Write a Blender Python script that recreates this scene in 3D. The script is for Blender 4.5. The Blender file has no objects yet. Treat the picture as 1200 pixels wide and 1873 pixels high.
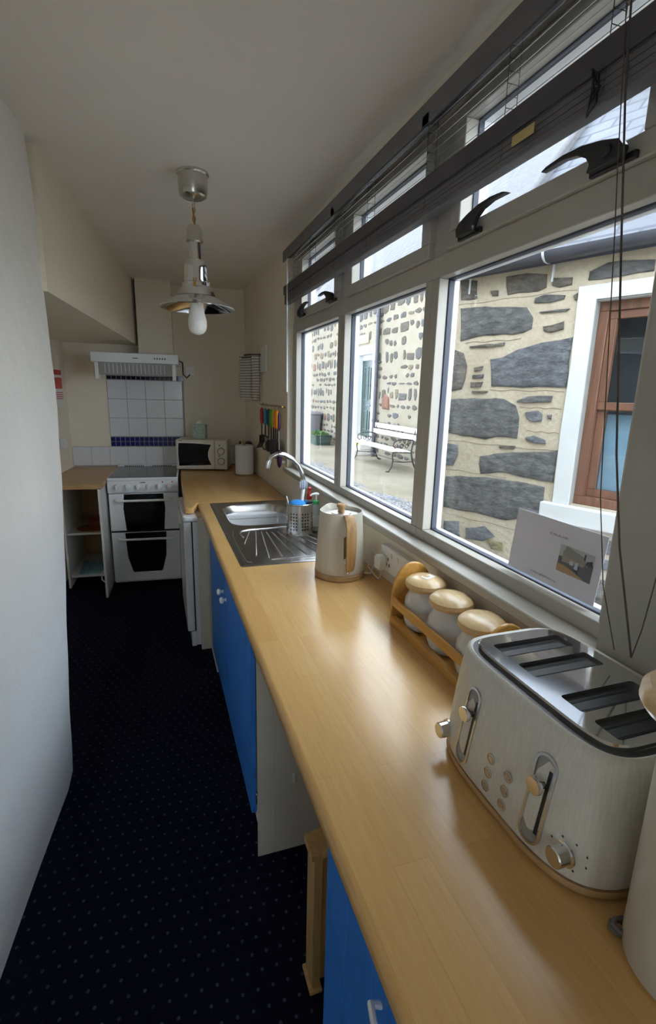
import bpy, bmesh, math, random
from mathutils import Vector, Matrix
R = math.radians
sin, cos, pi = math.sin, math.cos, math.pi
scene = bpy.context.scene
col = scene.collection

# ------------------------------------------------------------------ camera
YAW, PITCH, ROLL = .3335, -.2335, .0245
fw = Vector((sin(YAW) * cos(PITCH), cos(YAW) * cos(PITCH), sin(PITCH)))
r0 = Vector((cos(YAW), -sin(YAW), 0)); u0 = r0.cross(fw)
rr = cos(ROLL) * r0 + sin(ROLL) * u0; uu = -sin(ROLL) * r0 + cos(ROLL) * u0
cam = bpy.data.cameras.new('camera')
cam.sensor_fit = 'HORIZONTAL'; cam.sensor_width = 36.0; cam.lens = 36 * 918.83 / 1200
cam.clip_start = .02; cam.clip_end = 200
co = bpy.data.objects.new('camera', cam); col.objects.link(co)
co.matrix_world = Matrix((( rr.x, uu.x, -fw.x, 0), (rr.y, uu.y, -fw.y, 0), (rr.z, uu.z, -fw.z, 1.6028), (0, 0, 0, 1)))
scene.camera = co

# ------------------------------------------------------------------ light
world = bpy.data.worlds.new('overcast_sky'); scene.world = world; world.use_nodes = True
wn = world.node_tree; bgn = wn.nodes['Background']
wtc = wn.nodes.new('ShaderNodeTexCoord'); wno = wn.nodes.new('ShaderNodeTexNoise'); wno.inputs['Scale'].default_value = 1.6
wno.inputs['Detail'].default_value = 4
wrp = wn.nodes.new('ShaderNodeValToRGB')
wrp.color_ramp.elements[0].position = .35; wrp.color_ramp.elements[0].color = (.68, .81, 1.0, 1)
wrp.color_ramp.elements[1].position = .65; wrp.color_ramp.elements[1].color = (.89, .945, 1, 1)
wn.links.new(wtc.outputs['Generated'], wno.inputs['Vector']); wn.links.new(wno.outputs['Fac'], wrp.inputs['Fac'])
wn.links.new(wrp.outputs['Color'], bgn.inputs['Color'])
bgn.inputs['Strength'].default_value = 4.6
scene.view_settings.view_transform = 'Standard'
scene.view_settings.look = 'None'
scene.view_settings.gamma = 1.0
scene.view_settings.use_curve_mapping = False
scene.view_settings.exposure = 0.95
scene.cycles.max_bounces = 10
scene.cycles.diffuse_bounces = 6
scene.cycles.glossy_bounces = 4
scene.cycles.transparent_max_bounces = 16
scene.cycles.sample_clamp_indirect = 6
scene.cycles.use_denoising = True

# ------------------------------------------------------------------ materials
MATS = {}
def new_mat(name):
    m = bpy.data.materials.new(name); m.use_nodes = True
    nt = m.node_tree; b = nt.nodes['Principled BSDF']; MATS[name] = m
    return m, nt, b
def objco(nt, scale=(1, 1, 1), rot=(0, 0, 0), loc=(0, 0, 0)):
    tc = nt.nodes.new('ShaderNodeTexCoord'); mp = nt.nodes.new('ShaderNodeMapping')
    mp.inputs['Scale'].default_value = scale; mp.inputs['Rotation'].default_value = rot; mp.inputs['Location'].default_value = loc
    nt.links.new(tc.outputs['Object'], mp.inputs['Vector']); return mp.outputs['Vector']
def noise(nt, vec, scale, detail=3, rough=.55):
    n = nt.nodes.new('ShaderNodeTexNoise'); n.inputs['Scale'].default_value = scale
    n.inputs['Detail'].default_value = detail; n.inputs['Roughness'].default_value = rough
    nt.links.new(vec, n.inputs['Vector']); return n.outputs['Fac']
def ramp(nt, fac, stops):
    r = nt.nodes.new('ShaderNodeValToRGB'); e = r.color_ramp.elements
    while len(e) > 1: e.remove(e[-1])
    e[0].position = stops[0][0]; e[0].color = (*stops[0][1], 1)
    for p, c in stops[1:]:
        k = e.new(p); k.color = (*c, 1)
    nt.links.new(fac, r.inputs['Fac']); return r.outputs['Color']
def bump(nt, b, fac, strength=.3, dist=.01):
    n = nt.nodes.new('ShaderNodeBump'); n.inputs['Strength'].default_value = strength; n.inputs['Distance'].default_value = dist
    nt.links.new(fac, n.inputs['Height']); nt.links.new(n.outputs['Normal'], b.inputs['Normal']); return n
def mixc(nt, fac, a, b_, mode='MIX'):
    n = nt.nodes.new('ShaderNodeMix'); n.data_type = 'RGBA'; n.blend_type = mode
    for v, i in ((fac, 0), (a, 6), (b_, 7)):
        if isinstance(v, (int, float)): n.inputs[i].default_value = v
        elif isinstance(v, tuple): n.inputs[i].default_value = (*v, 1)
        else: nt.links.new(v, n.inputs[i])
    return n.outputs[2]
def plain(name, colr, rough=.5, metal=0, vary=.06, nscale=8, bmp=0, bscale=60, coat=0, trans=0, spec=None):
    m, nt, b = new_mat(name)
    v = objco(nt)
    f = noise(nt, v, nscale)
    d = tuple(max(0, c * (1 - vary)) for c in colr); l = tuple(min(1, c * (1 + vary)) for c in colr)
    nt.links.new(ramp(nt, f, [(.3, d), (.7, l)]), b.inputs['Base Color'])
    b.inputs['Roughness'].default_value = rough; b.inputs['Metallic'].default_value = metal
    if coat: b.inputs['Coat Weight'].default_value = coat; b.inputs['Coat Roughness'].default_value = .08
    if trans: b.inputs['Transmission Weight'].default_value = trans
    if spec is not None: b.inputs['Specular IOR Level'].default_value = spec
    if bmp: bump(nt, b, noise(nt, v, bscale, 4), bmp, .004)
    return m

def plaster(name, colr, lump=.35):
    m, nt, b = new_mat(name); v = objco(nt)
    f = noise(nt, v, 2.2, 4)
    nt.links.new(ramp(nt, f, [(.3, tuple(c * .94 for c in colr)), (.7, colr)]), b.inputs['Base Color'])
    b.inputs['Roughness'].default_value = .85
    n1 = noise(nt, v, 5, 5); bump(nt, b, n1, lump, .03)
    return m
PLASTER = plaster('cream_plaster', (.85, .775, .64))
PLASTER_W = plaster('white_lumpy_plaster', (.86, .85, .82), .5)
CEIL = plaster('ceiling_paint', (.88, .825, .76), .12)

def wood_stave():
    m, nt, b = new_mat('beech_block_worktop')
    v = objco(nt, rot=(0, 0, R(90)))
    br = nt.nodes.new('ShaderNodeTexBrick'); nt.links.new(v, br.inputs['Vector'])
    br.inputs['Scale'].default_value = 1; br.inputs['Brick Width'].default_value = .55; br.inputs['Row Height'].default_value = .062
    br.inputs['Mortar Size'].default_value = .0006; br.inputs['Mortar Smooth'].default_value = .2; br.inputs['Bias'].default_value = 0
    br.inputs['Color1'].default_value = (.66, .385, .135, 1); br.inputs['Color2'].default_value = (.72, .445, .175, 1)
    br.inputs['Mortar'].default_value = (.62, .365, .13, 1)
    br.offset = .37; br.offset_frequency = 2; br.squash = 1.0
    g = noise(nt, objco(nt, (60, 2.5, 60)), 3, 4, .6)
    gr = ramp(nt, g, [(.3, (.90, .88, .85)), (.7, (1, 1, 1))])
    nt.links.new(mixc(nt, 1.0, br.outputs['Color'], gr, 'MULTIPLY'), b.inputs['Base Color'])
    b.inputs['Roughness'].default_value = .21
    b.inputs['Specular IOR Level'].default_value = .5
    r = noise(nt, v, 3); 
    bump(nt, b, g, .04, .002)
    return m
WORKTOP = wood_stave()
def wood(name, c1, c2, axis='y', rough=.4, scale=1.0, coat=0):
    m, nt, b = new_mat(name)
    s = {'x': (3, 45, 45), 'y': (45, 3, 45), 'z': (45, 45, 3)}[axis]
    f = noise(nt, objco(nt, tuple(k * scale for k in s)), 1.5, 5, .6)
    nt.links.new(ramp(nt, f, [(.3, c1), (.68, c2)]), b.inputs['Base Color'])
    b.inputs['Roughness'].default_value = rough
    if coat: b.inputs['Coat Weight'].default_value = coat; b.inputs['Coat Roughness'].default_value = .15
    bump(nt, b, f, .06, .002)
    return m
PINE = wood('honey_pine', (.50, .24, .045), (.66, .36, .085), 'y', .38, 1, .3)
LIDWOOD = wood('pale_turned_wood', (.56, .36, .15), (.74, .53, .28), 'y', .35, .8, .3)
OAKSTRIP = wood('oak_grain', (.24, .125, .04), (.50, .30, .12), 'z', .5)
OAKRIM = wood('oak_grain_rim', (.36, .21, .09), (.50, .32, .14), 'y', .5)
PLANK = wood('rough_pine_board', (.40, .235, .085), (.56, .35, .14), 'z', .6)
SASHWOOD = wood('brown_stained_window_wood', (.085, .034, .017), (.17, .07, .036), 'z', .45)
DECK = wood('left_worktop_laminate', (.46, .27, .13), (.56, .36, .18), 'x', .4)

UPVC = plain('white_upvc', (.80, .82, .84), .28, vary=.02)
UPVC_SHADE = plain('shaded_upvc_frame', (.45, .42, .365), .35, vary=.02)  # white frame with its backlit shade put into the colour
GASKET = plain('dark_gasket', (.07, .08, .11), .6)
def carpet():
    m, nt, b = new_mat('navy_dotted_carpet')
    tc = nt.nodes.new('ShaderNodeTexCoord'); sp = nt.nodes.new('ShaderNodeSeparateXYZ')
    nt.links.new(tc.outputs['Object'], sp.inputs['Vector'])
    def mth(op, a, b_=None, c=None):
        n = nt.nodes.new('ShaderNodeMath'); n.operation = op
        for i, v in enumerate((a, b_, c)):
            if v is None: continue
            if isinstance(v, (int, float)): n.inputs[i].default_value = v
            else: nt.links.new(v, n.inputs[i])
        return n.outputs[0]
    px = .042; py = .046
    row = mth('FLOOR', mth('DIVIDE', sp.outputs['Y'], py))
    off = mth('MULTIPLY', mth('MODULO', row, 2.0), .5)
    fx = mth('SUBTRACT', mth('FRACT', mth('ADD', mth('DIVIDE', sp.outputs['X'], px), off)), .5)
    fy = mth('SUBTRACT', mth('FRACT', mth('DIVIDE', sp.outputs['Y'], py)), .5)
    d = mth('SQRT', mth('ADD', mth('MULTIPLY', fx, fx), mth('MULTIPLY', fy, fy)))
    mask = mth('LESS_THAN', d, .11)
    v = objco(nt)
    f = noise(nt, v, 180, 2); f2 = noise(nt, v, 22, 2)
    mm = mth('MULTIPLY', mask, mth('MULTIPLY', f2, 1.1))
    base = ramp(nt, f, [(.3, (.0032, .0036, .012)), (.7, (.0065, .0075, .023))])
    nt.links.new(mixc(nt, mm, base, (.075, .09, .13)), b.inputs['Base Color'])
    b.inputs['Roughness'].default_value = .95; b.inputs['Specular IOR Level'].default_value = .1
    bump(nt, b, f, .4, .003)
    return m
CARPET = carpet()
WHITE_ENAMEL = plain('white_enamel', (.80, .82, .84), .22, vary=.02)
WHITE_PLASTIC = plain('white_plastic', (.80, .80, .78), .35, vary=.02)
MELAMINE = plain('cream_melamine', (.62, .58, .50), .45, vary=.03)
MELAMINE_W = plain('white_melamine', (.72, .71, .68), .4, vary=.03)
BLUE = plain('blue_painted_door', (.035, .19, .60), .42, vary=.10, nscale=14, bmp=.12, bscale=35)
BLACK_GLASS = plain('black_glass', (.006, .006, .008), .08)
BLACK = plain('black_plastic', (.012, .012, .014), .35)
DARKNAVY = plain('navy_plastic', (.015, .02, .07), .4)
STEEL = plain('brushed_steel', (.60, .60, .59), .27, metal=1, vary=.05, nscale=40)
STEEL_D = plain('drainer_steel', (.42, .42, .42), .22, metal=1, vary=.05, nscale=30)
CHROME = plain('polished_chrome', (.78, .78, .78), .08, metal=1, vary=.02)
ALU = plain('spun_aluminium', (.62, .60, .56), .24, metal=1, vary=.03)
BRASS = plain('brass_clips', (.42, .24, .06), .35, metal=1)
OPAL = plain('opal_bulb_glass', (.88, .87, .84), .25)
CREAMTILE = plain('white_glazed_tile', (.74, .75, .78), .15, vary=.02)
BLUETILE = plain('cobalt_mosaic_tile', (.012, .018, .14), .12, vary=.3, nscale=18)
NAVYTILE = plain('dark_mosaic_tile', (.008, .01, .035), .12, vary=.3, nscale=18)
GROUT = plain('grey_grout', (.36, .36, .37), .9)
CREAM_APPL = plain('cream_appliance_enamel', (.56, .52, .43), .3, vary=.02)
IVORY = plain('ivory_microwave_plastic', (.70, .66, .56), .38, vary=.02)
PAPER = plain('white_paper', (.80, .80, .80), .8, vary=.02)
PAPER_LILAC = plain('pale_lilac_paper', (.74, .74, .82), .7, vary=.02)
INK = plain('grey_print_ink', (.16, .17, .22), .8)
RED = plain('red_plastic', (.62, .03, .02), .35)
TEAL = plain('teal_silicone', (.02, .25, .34), .45)
GREEN = plain('green_silicone', (.06, .38, .03), .45)
LIME = plain('lime_silicone', (.45, .55, .03), .45)
ORANGE = plain('orange_silicone', (.85, .27, .01), .45)
CRIMSON = plain('crimson_silicone', (.50, .01, .03), .45)
PURPLE = plain('purple_silicone', (.030, .005, .038), .45)
CAPGREEN = plain('green_cap_plastic', (.04, .50, .16), .4)
CLEARPL = plain('frosted_clear_plastic', (.74, .79, .80), .2, trans=.45)
SPONGE = plain('blue_scourer', (.02, .26, .78), .8, vary=.35, nscale=160, bmp=.6, bscale=220)
JARGLASS = plain('milky_jar_glass', (.76, .76, .74), .22, vary=.03, trans=.15)
BLIND = plain('grey_blind_slats', (.13, .125, .135), .45, vary=.08)
BLIND_D = plain('dark_blind_rail', (.055, .05, .06), .4, vary=.1)
SLAT = plain('light_grey_blind_slat', (.34, .33, .34), .45, vary=.05)
CORD = plain('brown_blind_cord', (.09, .07, .055), .8)
TISSUE = plain('pale_green_tissue_box', (.40, .52, .44), .6, vary=.25, nscale=60)
TERRA = plain('brown_earthenware', (.34, .12, .035), .4)
CYANPAPER = plain('pale_blue_leaflets', (.25, .50, .56), .6, vary=.2, nscale=25)
GREY_PL = plain('grey_bin_plastic', (.10, .105, .12), .5)
PLANTERGREEN = plain('dark_green_planter', (.03, .055, .045), .6)
LEAF = plain('planter_leaves', (.08, .17, .04), .6, vary=.5, nscale=14)
WHITEPAINT = plain('white_masonry_paint', (.50, .505, .49), .6, vary=.03, bmp=.15, bscale=20)
GREENDOOR = plain('dark_green_door_paint', (.006, .024, .022), .35, vary=.1)
GUTTER = plain('dark_grey_gutter', (.045, .045, .055), .4, vary=.2)
IRON = plain('black_cast_iron', (.02, .018, .02), .5)
GOLDSIGN = plain('mustard_sign', (.52, .40, .16), .5)
YELLOW = plain('yellow_edge_paint', (.36, .31, .08), .7)
STONESTEP = plain('pale_stone_step', (.50, .47, .42), .8, bmp=.2, bscale=30)
NETCURTAIN = plain('pale_net_curtain', (.40, .55, .66), .8, vary=.1)
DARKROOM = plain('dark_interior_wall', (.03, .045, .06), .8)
HARL = plain('grey_harled_coping', (.105, .102, .104), .9, vary=.12, nscale=30, bmp=.8, bscale=45)
CORDW = plain('white_flex', (.74, .73, .72), .4)
NUMBER = plain('dark_marking', (.06, .06, .07), .6)

def towel_mat():
    m, nt, b = new_mat('striped_tea_towel')
    w = nt.nodes.new('ShaderNodeTexWave'); w.bands_direction = 'Z'; w.inputs['Scale'].default_value = 15
    w.inputs['Distortion'].default_value = .6
    nt.links.new(objco(nt), w.inputs['Vector'])
    nt.links.new(ramp(nt, w.outputs['Fac'], [(.1, (.22, .20, .20)), (.4, (.66, .63, .58))]), b.inputs['Base Color'])
    b.inputs['Roughness'].default_value = .9
    return m
TOWEL = towel_mat()
def brushed():
    m, nt, b = new_mat('toaster_cream_ribbed')
    f = noise(nt, objco(nt, (260, 260, 2)), 1.2, 2)
    nt.links.new(ramp(nt, f, [(.3, (.58, .55, .47)), (.7, (.66, .63, .55))]), b.inputs['Base Color'])
    b.inputs['Roughness'].default_value = .33
    bump(nt, b, f, .22, .0015)
    return m
RIBBED = brushed()
def glass_mat(name, tint=(1, 1, 1), gloss=.10, rough=.0):
    m = bpy.data.materials.new(name); m.use_nodes = True; nt = m.node_tree; nt.nodes.clear()
    o = nt.nodes.new('ShaderNodeOutputMaterial'); t = nt.nodes.new('ShaderNodeBsdfTransparent'); g = nt.nodes.new('ShaderNodeBsdfGlossy')
    mx = nt.nodes.new('ShaderNodeMixShader'); lw = nt.nodes.new('ShaderNodeLayerWeight'); lw.inputs['Blend'].default_value = .5
    pw = nt.nodes.new('ShaderNodeMath'); pw.operation = 'POWER'; pw.inputs[1].default_value = 5; nt.links.new(lw.outputs['Facing'], pw.inputs[0])
    fr = nt.nodes.new('ShaderNodeMath'); fr.operation = 'MULTIPLY_ADD'; fr.inputs[1].default_value = .7; fr.inputs[2].default_value = .035; nt.links.new(pw.outputs[0], fr.inputs[0])
    t.inputs['Color'].default_value = (*tint, 1); g.inputs['Roughness'].default_value = rough
    nt.links.new(fr.outputs[0], mx.inputs[0]); nt.links.new(t.outputs[0], mx.inputs[1]); nt.links.new(g.outputs[0], mx.inputs[2])
    nt.links.new(mx.outputs[0], o.inputs['Surface']); return m
GLASS = glass_mat('window_glass', (.97, .985, .98))

def mortar_mat(name, q):
    m, nt, b = new_mat(name); v = objco(nt)
    f = noise(nt, v, 3.5, 6); f2 = noise(nt, v, 40, 4)
    c = ramp(nt, f, [(.3, (.26 * q, .22 * q, .155 * q)), (.55, (.31 * q, .267 * q, .194 * q)), (.75, (.35 * q, .31 * q, .235 * q))])
    nt.links.new(mixc(nt, .35, c, ramp(nt, f2, [(.3, (.23 * q, .185 * q, .13 * q)), (.7, (.36 * q, .31 * q, .235 * q))])), b.inputs['Base Color'])
    b.inputs['Roughness'].default_value = .95; bump(nt, b, f2, .5, .012)
    return m
MORTAR = mortar_mat('buff_lime_mortar', .66)
MORTAR_N = mortar_mat('pale_lime_mortar', 1.3)
def stone_mat(name, stops, scale=4):
    m, nt, b = new_mat(name); v = objco(nt)
    f = noise(nt, objco(nt, (1, 1, 2.2)), scale, 8, .65); f2 = noise(nt, objco(nt, (1, 1, 2.4), (.3, .2, 0)), 13, 8, .75)
    c = ramp(nt, f, stops)
    nt.links.new(mixc(nt, .6, c, ramp(nt, f2, [(.36, tuple(x * .25 for x in stops[0][1])), (.52, stops[1][1]), (.64, tuple(min(1, x * 1.35) for x in stops[-1][1]))])), b.inputs['Base Color'])
    b.inputs['Roughness'].default_value = .8; bump(nt, b, f2, 1.0, .04)
    return m
ST1 = stone_mat('slate_grey_stone', [(.3, (.08, .08, .077)), (.5, (.135, .135, .128)), (.7, (.20, .195, .18))])
ST2 = stone_mat('brown_grey_stone', [(.3, (.085, .072, .057)), (.5, (.145, .125, .10)), (.7, (.22, .185, .15))])
ST3 = stone_mat('blue_grey_stone', [(.3, (.10, .105, .115)), (.5, (.15, .156, .166)), (.7, (.21, .218, .225))])
ST4 = stone_mat('ochre_stone', [(.3, (.17, .14, .065)), (.5, (.23, .19, .10)), (.7, (.30, .26, .155))])
ST5 = stone_mat('red_sandstone', [(.3, (.20, .07, .035)), (.5, (.25, .105, .06)), (.7, (.28, .145, .09))])
STONES = [ST1, ST2, ST3, ST4, ST5]
def far(name, c): return stone_mat(name, [(.3, tuple(x * .55 for x in c)), (.5, tuple(x * .8 for x in c)), (.7, tuple(x * 1.1 for x in c))])
STONES_FAR = [far('dull_grey_rubble', (.085, .080, .072)), far('brown_rubble', (.095, .075, .055)), far('cool_grey_rubble', (.095, .095, .095)), far('ochre_rubble', (.16, .125, .07)), far('red_rubble', (.20, .085, .05))]
def slate_mat(name, w=.25, h=.13, cs=((.062, .066, .076), (.088, .093, .105)), sp=.3, ms=.08):
    m, nt, b = new_mat(name)
    br = nt.nodes.new('ShaderNodeTexBrick'); nt.links.new(objco(nt), br.inputs['Vector'])
    br.inputs['Scale'].default_value = 1; br.inputs['Brick Width'].default_value = w; br.inputs['Row Height'].default_value = h
    br.inputs['Mortar Size'].default_value = h * ms; br.inputs['Mortar Smooth'].default_value = .1
    br.inputs['Color1'].default_value = (*cs[0], 1); br.inputs['Color2'].default_value = (*cs[1], 1); br.inputs['Mortar'].default_value = (.03, .03, .045, 1)
    br.offset = .5
    f = noise(nt, objco(nt), 9, 5)
    nt.links.new(mixc(nt, 1.0, br.outputs['Color'], ramp(nt, f, [(.3, (.8, .8, .8)), (.7, (1, 1, 1))]), 'MULTIPLY'), b.inputs['Base Color'])
    b.inputs['Roughness'].default_value = .5; b.inputs['Specular IOR Level'].default_value = sp
    bump(nt, b, br.outputs['Fac'], -.6, .01)
    return m
SLATE = slate_mat('wet_slate_roof')
SLATE2 = slate_mat('far_slate_roof', .36, .20, ((.050, .053, .060), (.072, .076, .086)), .10, .20)
def paving():
    m, nt, b = new_mat('buff_concrete_yard'); v = objco(nt)
    f = noise(nt, v, .9, 6); f2 = noise(nt, v, 60, 3)
    c = ramp(nt, f, [(.35, (.125, .105, .07)), (.5, (.155, .132, .088)), (.68, (.19, .165, .115))])
    sp = nt.nodes.new('ShaderNodeSeparateXYZ'); nt.links.new(v, sp.inputs[0])
    n3 = noise(nt, v, .8, 3)
    ad = nt.nodes.new('ShaderNodeMath'); ad.operation = 'MULTIPLY_ADD'; ad.inputs[1].default_value = 1.6
    nt.links.new(n3, ad.inputs[0]); nt.links.new(sp.outputs['X'], ad.inputs[2])
    st = nt.nodes.new('ShaderNodeMapRange'); st.inputs['From Min'].default_value = 4.35; st.inputs['From Max'].default_value = 4.25
    nt.links.new(ad.outputs[0], st.inputs['Value'])
    vo = nt.nodes.new('ShaderNodeTexVoronoi'); vo.inputs['Scale'].default_value = 26; nt.links.new(v, vo.inputs['Vector'])
    gr = ramp(nt, vo.outputs['Distance'], [(.0, (.30, .30, .31)), (.35, (.20, .195, .20)), (.6, (.06, .055, .055))])
    nt.links.new(mixc(nt, st.outputs[0], c, gr), b.inputs['Base Color'])
    b.inputs['Roughness'].default_value = .85; bump(nt, b, f2, .3, .01)
    return m
PAVING = paving()

# ------------------------------------------------------------------ mesh helpers
class MB:
    def __init__(s): s.v = []; s.f = []; s.m = []
    def add(s, vs, fs, mi=0):
        o = len(s.v); s.v += [tuple(v) for v in vs]
        s.f += [tuple(i + o for i in f) for f in fs]; s.m += [mi] * len(fs); return s
    def box(s, x0, x1, y0, y1, z0, z1, mi=0, X=None):
        vs = [(x, y, z) for z in (z0, z1) for y in (y0, y1) for x in (x0, x1)]
        if X: vs = [X(*v) for v in vs]
        return s.add(vs, [(0, 2, 3, 1), (4, 5, 7, 6), (0, 1, 5, 4), (2, 6, 7, 3), (0, 4, 6, 2), (1, 3, 7, 5)], mi)
    def prism(s, poly, fn, a, b, mi=0, caps=True):   # fn(u,v,w)->xyz ; w from a to b
        n = len(poly); vs = [fn(u, v, a) for u, v in poly] + [fn(u, v, b) for u, v in poly]
        fs = [(i, (i + 1) % n, (i + 1) % n + n, i + n) for i in range(n)]
        if caps: fs += [tuple(range(n - 1, -1, -1)), tuple(range(n, 2 * n))]
        return s.add(vs, fs, mi)
    def lathe(s, prof, c=(0, 0, 0), seg=32, mi=0, fn=None, wob=None):
        vs = []
        for r, z in prof:
            for i in range(seg):
                t = 2 * pi * i / seg; k = r * (wob(t, z) if wob else 1)
                p = (k * cos(t), k * sin(t), z)
                vs.append(fn(*p) if fn else (c[0] + p[0], c[1] + p[1], c[2] + p[2]))
        fs = []
        for j in range(len(prof) - 1):
            for i in range(seg):
                a = j * seg + i; b = j * seg + (i + 1) % seg
                fs.append((a, b, b + seg, a + seg))
        fs.append(tuple(range(seg - 1, -1, -1))); fs.append(tuple(range((len(prof) - 1) * seg, len(prof) * seg)))
        return s.add(vs, fs, mi)
    def tube(s, path, r, seg=8, mi=0, flat=None):
        pts = [Vector(p) for p in path]; n = len(pts)
        rs = r if isinstance(r, (list, tuple)) else [r] * n
        vs = []; up = None
        for i, p in enumerate(pts):
            t = (pts[min(i + 1, n - 1)] - pts[max(i - 1, 0)]).normalized()
            if up is None:
                up = Vector((0, 0, 1)) if abs(t.z) < .9 else Vector((1, 0, 0))
            a = t.cross(up)
            if a.length < 1e-5: a = t.cross(Vector((0, 1, 0)))
            a.normalize(); b = a.cross(t).normalized(); up = b
            for k in range(seg):
                th = 2 * pi * k / seg
                fa, fb = (flat if flat else (1, 1))
                vs.append(p + a * cos(th) * rs[i] * fa + b * sin(th) * rs[i] * fb)
        fs = [(i * seg + k, i * seg + (k + 1) % seg, (i + 1) * seg + (k + 1) % seg, (i + 1) * seg + k) for i in range(n - 1) for k in range(seg)]
        fs += [tuple(range(seg - 1, -1, -1)), tuple(range((n - 1) * seg, n * seg))]
        return s.add(vs, fs, mi)
    def loft(s, rings, mi=0, cap0=True, cap1=True, closed=True):
        n = len(rings[0]); vs = [p for r in rings for p in r]
        fs = [(j * n + i, j * n + (i + 1) % n, (j + 1) * n + (i + 1) % n, (j + 1) * n + i) for j in range(len(rings) - 1) for i in range(n if closed else n - 1)]
        if cap0: fs.append(tuple(range(n - 1, -1, -1)))
        if cap1: fs.append(tuple(range((len(rings) - 1) * n, len(rings) * n)))
        return s.add(vs, fs, mi)
    def ball(s, c, r, seg=16, ring=10, mi=0, sc=(1, 1, 1)):
        rings = []
        for j in range(1, ring):
            ph = pi * j / ring
            rings.append([(c[0] + sc[0] * r * sin(ph) * cos(2 * pi * i / seg), c[1] + sc[1] * r * sin(ph) * sin(2 * pi * i / seg), c[2] - sc[2] * r * cos(ph)) for i in range(seg)])
        return s.loft(rings, mi)

WM = {}
def part(name, mb, mats, parent=None, local=False, bevel=0, seg=2, smooth=True, angle=35):
    me = bpy.data.meshes.new(name)
    vs = mb.v
    if parent is not None and not local:
        inv = WM[parent.name].inverted(); vs = [tuple(inv @ Vector(v)) for v in vs]
    me.from_pydata(vs, [], mb.f)
    for m in (mats if isinstance(mats, (list, tuple)) else [mats]): me.materials.append(m)
    for p, mi in zip(me.polygons, mb.m): p.material_index = mi
    bm = bmesh.new(); bm.from_mesh(me); bmesh.ops.recalc_face_normals(bm, faces=bm.faces); bm.to_mesh(me); bm.free()
    if smooth:
        for p in me.polygons: p.use_smooth = True
        me.set_sharp_from_angle(angle=R(angle))
    o = bpy.data.objects.new(name, me); col.objects.link(o)
    if parent is not None: o.parent = parent
    pm = WM[parent.name] if parent is not None else Matrix()
    WM[o.name] = pm
    if bevel:
        b = o.modifiers.new('bevel', 'BEVEL'); b.width = bevel; b.segments = seg; b.limit_method = 'ANGLE'; b.angle_limit = R(40)
    return o
def thing(name, label, cat, loc=(0, 0, 0), rz=0, group=None):
    o = bpy.data.objects.new(name, None); col.objects.link(o); o.location = loc; o.rotation_euler = (0, 0, rz)
    o.empty_display_size = .1
    WM[o.name] = Matrix.Translation(loc) @ Matrix.Rotation(rz, 4, 'Z')
    o['label'] = label; o['category'] = cat
    if group: o['group'] = group
    return o
def single(name, label, cat, mb, mats, group=None, loc=None, **kw):
    if loc is not None: mb.v = [tuple(Vector(v) - Vector(loc)) for v in mb.v]
    o = part(name, mb, mats, None, **kw)
    if loc is not None: o.location = loc; WM[o.name] = Matrix.Translation(loc)
    o['label'] = label; o['category'] = cat
    if group: o['group'] = group
    return o
def structure(name, mb, mats, **kw):
    o = part(name, mb, mats, None, **kw); o['kind'] = 'structure'; return o
def copy_tree(o, parent=None):
    c = o.copy(); col.objects.link(c); c.parent = parent
    for ch in list(o.children):
        copy_tree(ch, c)
    return c
def rrect(x0, x1, y0, y1, r, n=6):
    o = []
    for cx, cy, a in ((x1 - r, y1 - r, 0), (x0 + r, y1 - r, 90), (x0 + r, y0 + r, 180), (x1 - r, y0 + r, 270)):
        for k in range(n + 1):
            t = R(a + 90 * k / n); o.append((cx + r * cos(t), cy + r * sin(t)))
    return o
def superell(cx, cy, a, b, p=4, n=64):
    o = []
    for i in range(n):
        t = 2 * pi * i / n; c, s_ = cos(t), sin(t)
        o.append((cx + a * math.copysign(abs(c) ** (2 / p), c), cy + b * math.copysign(abs(s_) ** (2 / p), s_)))
    return o
XY = lambda u, v, w: (u, v, w)
YZ = lambda u, v, w: (w, u, v)      # poly in (y,z), extruded along x
XZ = lambda u, v, w: (u, w, v)      # poly in (x,z), extruded along y

CEILZ = 2.478
# back-of-room frame (rotated a few degrees): s along the back wall, t distance in front of it
BA = -.0709; BQ = Vector((-.326, 4.931, 0)); BU = Vector((cos(BA), sin(BA), 0)); BV = Vector((-sin(BA), cos(BA), 0))
def B(s_, t, z):
    p = BQ + BU * s_ - BV * t; return (p.x, p.y, z)
# left wall
def LW(y, off=0):
    aL = -.107; return (-.6221 - math.tan(aL) * y) - off     # x on the wall plane at depth y

# ------------------------------------------------------------------ room shell
structure('floor', MB().box(-2.2, .95, -2.6, 5.4, -.1, 0), CARPET, smooth=False)
structure('ceiling', MB().box(-2.2, 1.12, -2.6, 5.4, CEILZ, CEILZ + .1), CEIL, smooth=False)
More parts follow.
